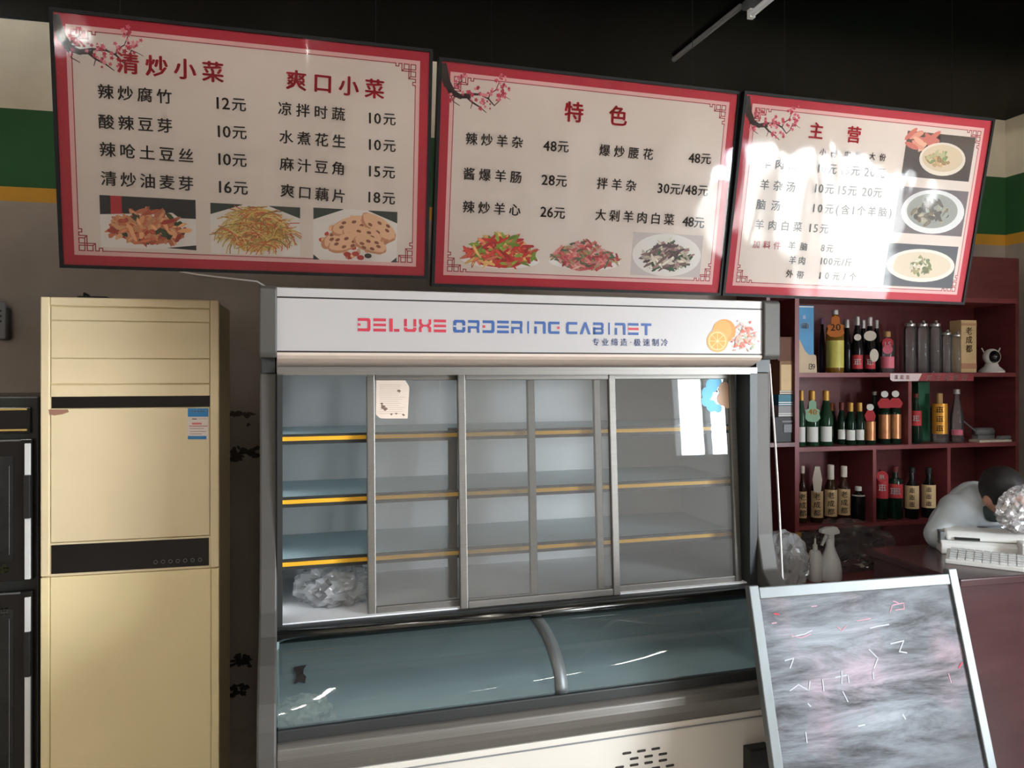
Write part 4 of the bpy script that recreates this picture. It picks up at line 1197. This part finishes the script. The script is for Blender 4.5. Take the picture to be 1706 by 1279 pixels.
# gadgets on the right of the middle shelf
q = P(1637, 735, HYY + .1)
e = root('tape_dispenser', (q.x, q.y, Z2), 'grey cylinder tool with thin rod lying on papers on the middle shelf', 'tool')
MB().tube([(-.05, 0, .05), (.06, 0, .05)], .022, 14).build('barrel', M['grey_plastic'], e, smooth=True)
MB().tube([(-.05, 0, .055), (-.125, .01, .115)], .004, 6).build('rod', M['grey_plastic'], e)
MB().box(-.05, .06, -.02, .02, 0, .032).build('stand', M['grey_plastic'], e)
q = P(1655, 740, HYY + .03)
e = root('paper_pad', (q.x, q.y, Z2), 'loose white paper pad beside the grey tool on the middle shelf', 'paper')
MB().box(-.11, .1, -.02, .05, 0, .012).build('sheets', M['paper'], e)
MB().tube([(.02, -.01, .022), (.13, .01, .022)], .010, 10).build('pen_case', M['grey_plastic'], e)

# narrow stack of boxes in the left bay
zc = 1.2832
for (pa, pb, h, m_, lb, nm) in ((1291, 1325, .128, M['black_plastic'], 'black receipt printer at the bottom of the box stack', 'receipt_printer'),
                        (1297, 1324, .056, mat('grey_box', rgb(150, 148, 148), .6), 'grey carton under the teal carton in the box stack', 'carton'),
                        (1297, 1324, .056, mat('teal_box', rgb(36, 110, 128), .5), 'teal carton with pale stripes in the box stack', 'carton'),
                        (1299, 1321, .17, mat('kraft_box', rgb(150, 116, 84), .7, var=.15), 'tan upright carton above the teal carton', 'carton'),
                        (1296, 1322, .12, mat('kraft_box2', rgb(112, 76, 62), .7, var=.15), 'brown carton topping the box stack', 'carton')):
    e, w = pbox(nm, pa, pb, zc, h, HYY + .02, .13, m_, lb)
    if 'teal' in lb:
        MB().box(-w, w, -.001, .001, .014, .018).build('stripe', M['white_plastic'], e); MB().box(-w, w, -.001, .001, .004, .008).build('stripe', M['white_plastic'], e)
    if nm == 'receipt_printer':
        MB().box(-.01, .035, -.004, .002, .05, .09).build('paper_window', M['grey_plastic'], e); MB().box(-.02, .04, -.003, .002, .1, .108).build('paper_slot', M['grey_plastic'], e)
    if 'tan' in lb:
        MB().box(-w * .8, w * .8, -.001, .001, .02, .15).build('label', LM['cream'], e)
    zc += h

# ------------------------------------------------------------------ worktop things: spray bottle, small bottle, bags, wrap
wy = HYY - .12
def wt(px): return P(px, 950, wy).x
e = root('spray_bottle', (wt(1383), wy, ZW), 'white trigger spray bottle on the worktop under the shelves', 'spray bottle')
smooth_by_angle(MB().lathe([(.05, 0), (.056, .01), (.054, .06), (.045, .1), (.028, .14), (.02, .165), (.02, .2)], seg=20).build('body', M['white_plastic'], e))
MB().prism([(-.055, .232), (-.055, .248), (-.02, .258), (.03, .258), (.045, .24), (.045, .225), (.015, .22), (.015, .2), (-.015, .2), (-.015, .22)], -.014, .014, 'y').build('nozzle_head', M['white_plastic'], e, bevel=.003)
MB().prism([(-.025, .225), (-.04, .19), (-.05, .17), (-.044, .168), (-.03, .19), (-.015, .222)], -.006, .006, 'y').build('trigger', M['white_plastic'], e)
e = root('lotion_bottle', (wt(1358), wy, ZW), 'small white nozzle bottle beside the trigger spray bottle', 'bottle')
smooth_by_angle(MB().lathe([(.03, 0), (.034, .006), (.034, .12), (.024, .145), (.014, .15)], seg=18).build('body', M['white_plastic'], e))
MB().lathe([(.012, .15), (.011, .175), (.005, .18), (.004, .205)], seg=12).build('nozzle', M['white_plastic'], e)
e = root('sauce_bottle', (wt(1344), wy + .07, ZW), 'amber sauce bottle half hidden behind the white nozzle bottle', 'bottle')
smooth_by_angle(MB().lathe([(.028, 0), (.032, .006), (.032, .14), (.014, .18), (.013, .215)], seg=18).build('glass_body', GL['amber'], e)); MB().lathe([(.015, .2), (.015, .225)], seg=12).build('cap', CM['gold'], e)
q = P(1304, 955, 3.24)
crumple('plastic_bag', (q.x, 3.24, ZW), (.10, .085, .13), 4, M['bag'], 'crumpled clear bag on the worktop beside the cabinet side', 'plastic bag', amp=.25, squash=.1)
q = P(1408, 915, HYY - .02)
crumple('plastic_wrap', (q.x + .02, HYY + .02, ZW), (.23, .07, .115), 6, M['wrap'], 'wad of clear wrapping film under the lowest shelf', 'plastic wrap', amp=.32, freq=2.6)

# white cords
q0, q1 = P(1283, 606, 2.62), P(1306, 966, 2.62)
pts = []
for j in range(13):
    t_ = j / 12
    a = P(1282 + 22 * t_ + 6 * math.sin(t_ * 3.1) - 8 * t_ * (1 - t_) * 2, 606 + 372 * t_, 2.66)
    pts.append(a)
pts.append(Vector((pts[-1].x, pts[-1].y + .02, .3))); pts.append(Vector((pts[-1].x, pts[-1].y, .006)))
tag(MB().tube(pts, .0042, 8).build('power_cord', M['cord_white'], smooth=True), 'white power cord hanging down beside the ordering cabinet', 'cord')
pts = [P(300, 452, 2.72), P(330, 457, 2.72), P(380, 463, 2.72), P(428, 468.5, 2.72)]
pts = [Vector((pts[0].x, 2.72, pts[0].z + .25)), Vector((pts[0].x + .005, 2.72, pts[0].z + .03))] + pts + [Vector((pts[-1].x + .02, 2.76, pts[-1].z - .01)), Vector((pts[-1].x + .08, 2.78, 1.899))]
tag(MB().tube(pts, .0028, 6).build('thin_cable', M['cord_white'], smooth=True), 'thin white cable running from behind the menu board to the cabinet top', 'cable')

# remote control holder on the back wall
q = P(6, 540, R['y1'])
e = root('remote_holder', (q.x - .02, R['y1'] - .03, q.z - .07), 'grey remote control in a wall holder above the sterilizer cabinet', 'remote control')
MB().box(-.04, .055, -.012, .03, -.0, .14).build('holder', mat('holder_dark', rgb(60, 54, 48), .5), e, bevel=.012)
MB().box(-.036, .046, -.02, -.008, .005, .165).build('handset', M['grey_plastic'], e, bevel=.006)
for k in range(3):
    MB().box(-.02, .03, -.023, -.019, .12 - .022 * k, .128 - .022 * k).build('button', M['black_plastic'], e)

# ------------------------------------------------------------------ leaning chalkboard
BL = math.radians(15.4)
def board_mat():
    m = mat('chalkboard', rgb(62, 66, 70), .6, spec=.3)
    L = m.node_tree.links; b = m.node_tree.nodes['Principled BSDF']
    tc = nn(m, 'ShaderNodeTexCoord')
    mp = nn(m, 'ShaderNodeMapping'); mp.inputs['Scale'].default_value = (1.2, 1, 6.5); mp.inputs['Rotation'].default_value = (0, .18, 0)
    L.new(tc.outputs['Object'], mp.inputs[0])
    n1 = nn(m, 'ShaderNodeTexNoise'); n1.inputs['Scale'].default_value = 2.2; n1.inputs['Detail'].default_value = 10; n1.inputs['Distortion'].default_value = .5; n1.inputs['Roughness'].default_value = .7
    L.new(mp.outputs[0], n1.inputs[0])
    r1 = nn(m, 'ShaderNodeValToRGB'); r1.color_ramp.elements[0].position = .38; r1.color_ramp.elements[1].position = .75
    L.new(n1.outputs[0], r1.inputs[0])
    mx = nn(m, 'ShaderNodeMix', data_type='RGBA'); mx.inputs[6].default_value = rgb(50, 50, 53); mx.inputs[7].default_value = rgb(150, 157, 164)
    # chalk tone is strongest in an upper oval and thins out around it
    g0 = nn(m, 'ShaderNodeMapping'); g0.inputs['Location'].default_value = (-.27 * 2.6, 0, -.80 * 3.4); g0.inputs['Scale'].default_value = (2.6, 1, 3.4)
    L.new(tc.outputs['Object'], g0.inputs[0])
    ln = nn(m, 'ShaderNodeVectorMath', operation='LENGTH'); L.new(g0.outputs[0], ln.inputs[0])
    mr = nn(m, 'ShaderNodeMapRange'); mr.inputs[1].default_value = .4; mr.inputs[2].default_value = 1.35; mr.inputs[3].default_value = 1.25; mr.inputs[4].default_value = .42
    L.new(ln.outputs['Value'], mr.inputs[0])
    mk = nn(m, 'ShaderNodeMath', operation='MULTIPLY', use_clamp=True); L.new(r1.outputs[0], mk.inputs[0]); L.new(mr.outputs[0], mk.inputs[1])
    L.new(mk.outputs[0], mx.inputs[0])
    n2 = nn(m, 'ShaderNodeTexNoise'); n2.inputs['Scale'].default_value = 3.4; n2.inputs['Detail'].default_value = 4
    L.new(tc.outputs['Object'], n2.inputs[0])
    r2 = nn(m, 'ShaderNodeValToRGB'); r2.color_ramp.elements[0].position = .52; r2.color_ramp.elements[1].position = .7
    L.new(n2.outputs[0], r2.inputs[0])
    m2 = nn(m, 'ShaderNodeMath', operation='MULTIPLY'); m2.inputs[1].default_value = .45; L.new(r2.outputs[0], m2.inputs[0])
    m3 = nn(m, 'ShaderNodeMath', operation='MULTIPLY'); L.new(m2.outputs[0], m3.inputs[0]); L.new(r1.outputs[0], m3.inputs[1])
    mp2 = nn(m, 'ShaderNodeMix', data_type='RGBA'); mp2.inputs[7].default_value = rgb(214, 150, 170)
    L.new(mx.outputs[2], mp2.inputs[6]); L.new(m3.outputs[0], mp2.inputs[0])
    L.new(mp2.outputs[2], b.inputs['Base Color'])
    return m
BY = 2.08
tl, tr_ = P(1244, 978, BY), P(1590, 953, BY)
bw, bz = (tr_.x - tl.x), (tl.z + tr_.z) / 2
blen = bz / math.cos(BL)
e = root('chalkboard', (tl.x, BY - bz * math.tan(BL), 0), 'smudged grey chalkboard in aluminium frame leaning in front of the counter', 'chalkboard')
e.rotation_euler = (-BL, 0, 0)
f = .032
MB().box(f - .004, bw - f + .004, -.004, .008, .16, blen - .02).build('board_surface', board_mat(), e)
MB().box(0, f, -.013, .013, 0.008, blen + .004).build('frame_stile', M['alu'], e, bevel=.003)
MB().box(bw - f, bw, -.013, .013, 0.008, blen + .012).build('frame_stile', M['alu'], e, bevel=.003)
MB().box(f, bw - f, -.012, .012, blen - f - .004, blen - .002).build('frame_rail', M['alu'], e, bevel=.003)
MB().box(f, bw - f, -.012, .012, .13, .13 + f).build('frame_rail', M['alu'], e, bevel=.003)
Mb = (Matrix.Translation(e.location) @ Matrix.Rotation(-BL, 4, 'X')).inverted()
def on_board(px, py):
    o, d = Mb @ EYEP, Mb.to_3x3() @ ray(px, py)
    q_ = o + d * ((-.004 - o.y) / d.y)
    return (q_.x, q_.z)
white_c, red_c, pink_c = mat('chalk_white', rgb(178, 180, 186), .9), mat('chalk_red', rgb(200, 60, 72), .9), mat('chalk_pink', rgb(186, 140, 154), .9)
strokes = [(white_c, [(1484, 1072), (1505, 1067), (1498, 1085), (1510, 1087)]), (white_c, [(1316, 1150), (1330, 1140), (1347, 1150), (1349, 1135)]), (white_c, [(1370, 1132), (1372, 1150)]),
           (white_c, [(1392, 1128), (1412, 1124), (1414, 1136)]), (white_c, [(1402, 1118), (1402, 1138)]), (white_c, [(1404, 1152), (1412, 1168)]), (white_c, [(1346, 1172), (1350, 1176)]), (white_c, [(1448, 1082), (1462, 1096), (1456, 1112)]),
           (white_c, [(1320, 1060), (1340, 1056), (1352, 1050)]), (white_c, [(1450, 1046), (1462, 1043), (1480, 1040)]), (white_c, [(1454, 1120), (1455, 1130)]), (white_c, [(1308, 1100), (1322, 1096), (1316, 1112)]),
           (red_c, [(1290, 1022), (1297, 1023)]), (red_c, [(1597, 1112), (1602, 1104)]), (pink_c, [(1286, 1038), (1293, 1037)]), (pink_c, [(1352, 1010), (1360, 1009)]), (pink_c, [(1482, 1020), (1486, 1008), (1505, 1004), (1506, 1014), (1492, 1016)]),
           (pink_c, [(1488, 1001), (1496, 1004)]), (pink_c, [(1428, 1034), (1450, 1030)]), (pink_c, [(1580, 1122), (1584, 1136)]), (pink_c, [(1318, 1058), (1334, 1062), (1350, 1056)]), (pink_c, [(1395, 1044), (1402, 1050), (1410, 1042)]),
           (white_c, [(1430, 1209), (1440, 1207)]), (white_c, [(1342, 1220), (1344, 1236)]), (white_c, [(1504, 1190), (1508, 1197)])]
for m_, pl in strokes:
    wdt = .0036 if m_ is not pink_c else .003
    MB().line([on_board(*p_) for p_ in pl], wdt, -.0052).build('chalk_stroke', m_, e)

# ------------------------------------------------------------------ counter
CT = .905
cx0, cx1, cy0, cy1 = 2.2, 3.80, 2.32, 2.80
e = root('counter', (cx0, cy0, 0), 'dark red wooden service counter behind the chalkboard', 'counter')
MB().box(-.02, cx1 - cx0, -.02, cy1 - cy0, CT - .03, CT).build('countertop', M['counter'], e, bevel=.005)
MB().box(0, cx1 - cx0, 0, .03, .06, CT - .031).build('front_panel', M['counter'], e)
MB().box(0, .03, .031, cy1 - cy0 - .03, .06, CT - .031).build('end_panel', M['counter'], e)
MB().box(0.02, cx1 - cx0, .02, cy1 - cy0 - .05, 0, .058).build('plinth', M['black_plastic'], e)

def onC(px, py, z=CT):
    r = ray(px, py)
    return EYEP + r * ((z - EYE) / r.z)

# ------------------------------------------------------------------ things on the counter
ra = math.radians(-46)
q = onC(1574, 938)
e = root('keyboard', (q.x, q.y, CT), 'white keyboard at the edge of the counter in front of the white register', 'keyboard', rz=ra)
MB().prism([(0, 0), (0, .016), (.15, .03), (.15, 0)], 0, .46).build('case', M['white_plastic'], e, bevel=.003)
mb = MB()
for rr_ in range(5):
    for k in range(16):
        y0_, z0_ = .012 + .027 * rr_, .0175 + .0026 * rr_
        mb.box(.014 + .0275 * k, .014 + .0275 * k + .024, y0_, y0_ + .022, z0_, z0_ + .008)
o = mb.build('keys', mat('key_white', rgb(212, 214, 214), .5), e); o['kind'] = 'stuff'
q2 = onC(1568, 922)
e = root('cash_register', (q2.x, q2.y, CT), 'low white cash register with dark slot on the counter in front of the person', 'cash register', rz=math.radians(-31))
MB().prism([(0, 0), (0, .04), (.02, .052), (.13, .056), (.13, 0)], 0, .5).build('base', M['white_plastic'], e, bevel=.004)
MB().prism([(.012, .054), (.014, .07), (.04, .088), (.12, .094), (.13, .057)], .02, .5).build('cover', M['white_plastic'], e, bevel=.008)
MB().box(.05, .14, .006, .02, .058, .068).build('slot', M['black_plastic'], e)
MB().box(.0, .02, .02, .10, .03, .085).build('side_cheek', M['grey_plastic'], e, bevel=.003)
MB().box(.27, .5, -.05, .02, .0, .07).build('printer_box', M['white_plastic'], e, bevel=.005)

# ------------------------------------------------------------------ person leaning over the counter
def fuse(name, prims, voxel, m, parent, smooth=6, disp=0):
    mb = MB()
    for p in prims:
        if p[0] == 'cap':
            a, b, r0, r1 = Vector(p[1]), Vector(p[2]), p[3], p[4]
            n = 6
            mb.tube([a.lerp(b, j / n) for j in range(n + 1)], [r0 + (r1 - r0) * j / n for j in range(n + 1)], 14)
            mb.ell(a, (r0,) * 3, 14, 8); mb.ell(b, (r1,) * 3, 14, 8)
        else:
            mb.ell(p[1], p[2], 18, 12, p[3] if len(p) > 3 else None)
    o = mb.build(name, m, None)
    md = o.modifiers.new('r', 'REMESH'); md.mode = 'VOXEL'; md.voxel_size = voxel
    ms = o.modifiers.new('s', 'SMOOTH'); ms.iterations = smooth; ms.factor = .5
    dg = bpy.context.evaluated_depsgraph_get(); dg.update()
    me = bpy.data.meshes.new_from_object(o.evaluated_get(dg))
    o.modifiers.clear(); o.data = me
    if disp:
        for v in me.vertices:
            q_ = v.co
            v.co = q_ + v.normal * (disp * (noise.noise(Vector((q_.x * 16, q_.y * 16, q_.z * 5))) + .5 * noise.noise(q_ * 26)))
    me.shade_smooth()
    me.materials.clear(); me.materials.append(m)
    o.parent = parent
    return o

skin = mat('skin', rgb(190, 140, 118), .55, var=.06, scale=20)
hair_m = mat('hair_black', rgb(30, 26, 26), .6, var=.3, scale=60)
shirt_m = mat('shirt_grey', rgb(186, 194, 198), .8, var=.06, scale=12)
PB = Vector((2.98, 3.02, 0))
pe = root('person', PB, 'person in a light grey collared shirt bending over the counter, head bowed', 'person')
def L(px, py, Y): return P(px, py, Y) - PB
shL, shR, nk = L(1590, 850, 2.82), L(1722, 850, 2.78), L(1640, 824, 2.78)
elL, elR = L(1562, 905, 2.74), L(1752, 905, 2.72)
elL.z = max(elL.z, CT + .05); elR.z = max(elR.z, CT + .05)
wrL, wrR = L(1650, 912, 2.72), L(1712, 915, 2.70)
wrL.z = CT + .032; wrR.z = CT + .032
hd = L(1672, 822, 2.68)
chest = (shL + shR) / 2 + Vector((0, .10, -.02))
hip = Vector((.02, .0, .93))
hm = Matrix.Rotation(-.35, 3, 'Y') @ Matrix.Rotation(math.radians(38), 3, 'X')
body = [('ell', hip, (.15, .11, .12)), ('cap', hip, chest, .11, .115), ('cap', shL, shR, .055, .055), ('cap', nk + Vector((0, .03, -.03)), hd, .055, .05)]
for s, sh_, el, wr in ((-1, shL, elL, wrL), (1, shR, elR, wrR)):
    body += [('cap', sh_, el, .045, .038), ('cap', el, wr, .036, .026)]
    d = (wr - el).normalized()
    pal = wr + d * .05
    body.append(('cap', wr, pal, .028, .03))
    side = d.cross(Vector((0, 0, 1))).normalized()
    for k, ln in enumerate((.062, .072, .068, .052)):
        b0 = pal + side * (k - 1.5) * .019 + d * .012
        m0 = b0 + d * ln * .55 + Vector((0, 0, .004)); t0 = m0 + d * ln * .4 - Vector((0, 0, .014))
        body += [('cap', b0, m0, .0095, .009), ('cap', m0, t0, .009, .0075)]
    th0 = wr + d * .025 - side * s * .028
    body += [('cap', th0, th0 + d * .035 - side * s * .024, .012, .010), ('cap', th0 + d * .035 - side * s * .024, th0 + d * .062 - side * s * .026, .010, .008)]
    lg = hip + Vector((s * .09, 0, -.03))
    kn, an = Vector((s * .10, .0, .5)), Vector((s * .10, .02, .09))
    body += [('cap', lg, kn, .085, .058), ('cap', kn, an, .055, .04), ('cap', an + Vector((0, .03, -.045)), an + Vector((0, -.12, -.055)), .042, .034)]
body += [('ell', hd, (.074, .094, .108), hm), ('ell', hd + hm @ Vector((0, -.03, -.06)), (.055, .062, .058), hm), ('ell', hd + hm @ Vector((0, -.098, -.012)), (.013, .018, .024), hm),
         ('ell', hd + hm @ Vector((-.076, .008, -.008)), (.012, .02, .032), hm), ('ell', hd + hm @ Vector((.076, .008, -.008)), (.012, .02, .032), hm), ('ell', hd + hm @ Vector((0, -.088, -.058)), (.022, .012, .007), hm)]
for s in (-1, 1):
    body.append(('ell', hd + hm @ Vector((s * .03, -.082, .012)), (.02, .014, .008), hm))
bo = fuse('body', body, .0065, skin, pe, 3)
shirt = [('ell', hip + Vector((0, -.01, .04)), (.165, .13, .11)), ('cap', hip, chest, .13, .132), ('cap', shL, shR, .075, .075), ('cap', shL, elL, .072, .06), ('cap', elL, elL.lerp(wrL, .75), .058, .046), ('cap', shR, elR, .072, .06), ('cap', elR, elR.lerp(wrR, .75), .058, .046),
         ('cap', shL.lerp(nk, .6), nk + Vector((0, .05, -.015)), .06, .052)]
fuse('shirt', shirt, .011, shirt_m, pe, 5, .007)
fuse('collar', [('cap', nk + Vector((-.055, .0, .0)), nk + Vector((-.0, -.08, -.075)), .02, .016), ('cap', nk + Vector((.07, -.01, -.005)), nk + Vector((.02, -.08, -.08)), .02, .016), ('cap', nk + Vector((-.055, 0, 0)), nk + Vector((.01, .055, .02)), .02, .02)], .007, shirt_m, pe, 4)
fuse('undershirt', [('ell', nk + Vector((.005, -.045, -.06)), (.055, .05, .05))], .008, mat('undershirt_dark', rgb(60, 74, 74), .8), pe, 3)
tr = []
for s in (-1, 1):
    tr += [('cap', hip + Vector((s * .085, 0, -.02)), Vector((s * .10, .0, .5)), .105, .08), ('cap', Vector((s * .10, 0, .5)), Vector((s * .10, .02, .1)), .078, .066)]
fuse('trousers', tr + [('ell', hip, (.175, .13, .11))], .012, mat('trousers_dark', rgb(44, 46, 54), .8), pe, 4)
hr = [('ell', hd + hm @ Vector((0, .012, .022)), (.082, .096, .098), hm)]
ho = fuse('hair', hr, .008, hair_m, pe, 2, .004)
bm = bmesh.new(); bm.from_mesh(ho.data)
Mi_ = hm.inverted()
bmesh.ops.delete(bm, geom=[v for v in bm.verts if (Mi_ @ (v.co - hd)).y < -.05 and (Mi_ @ (v.co - hd)).z < .062 or (Mi_ @ (v.co - hd)).z < -.045], context='VERTS')
bm.to_mesh(ho.data); bm.free()
for s in (-1, 1):
    MB().ell(hd + hm @ Vector((s * .031, -.089, .002)), (.013, .008, .007), 12, 8, hm).build('eye', M['black_gloss'], pe, smooth=True)
    MB().tube([Vector((s * .10, .05, .03)), Vector((s * .10, -.12, .028))], [.046, .036], 12).build('shoe', M['black_plastic'], pe, smooth=True)
# film wrapped parcel on the register
qq = P(1706, 872, 2.53)
crumple('wrapped_parcel', (qq.x, qq.y, CT + .0945), (.10, .06, .085), 9, film('crinkle_film', ior=1.7, rough=.1, haze=.3, hazecol=(.8, .78, .8, 1)), 'crinkled clear film parcel on top of the white register', 'plastic parcel', amp=.22, freq=2.4)

# peeling, mouldy patches low on the back wall between the air conditioner and the cabinet
wb = bpy.data.objects['wall_back']
r = random.Random(21)
for (px, py, w_, h_, n, c) in ((408, 752, 46, 16, 26, (40, 30, 24)), (392, 764, 16, 8, 8, (40, 30, 24)), (402, 690, 40, 5, 12, (60, 46, 36)), (414, 707, 4, 3, 2, (36, 28, 22)), (400, 1100, 34, 18, 20, (26, 20, 16)), (398, 1150, 26, 22, 16, (34, 26, 20))):
    mb = MB()
    for k in range(n):
        q = P(px + r.uniform(-.5, .5) * w_, py + r.uniform(-.5, .5) * h_, R['y1'])
        blob(mb, q.x, q.z, r.uniform(.006, .02), r.uniform(.004, .013), r.uniform(-.5, .5), R['y1'] - .0008 - k * .00003, rgb(*c), 9, .4, r)
    mb.build('peeling_patch', M['ink'], wb)
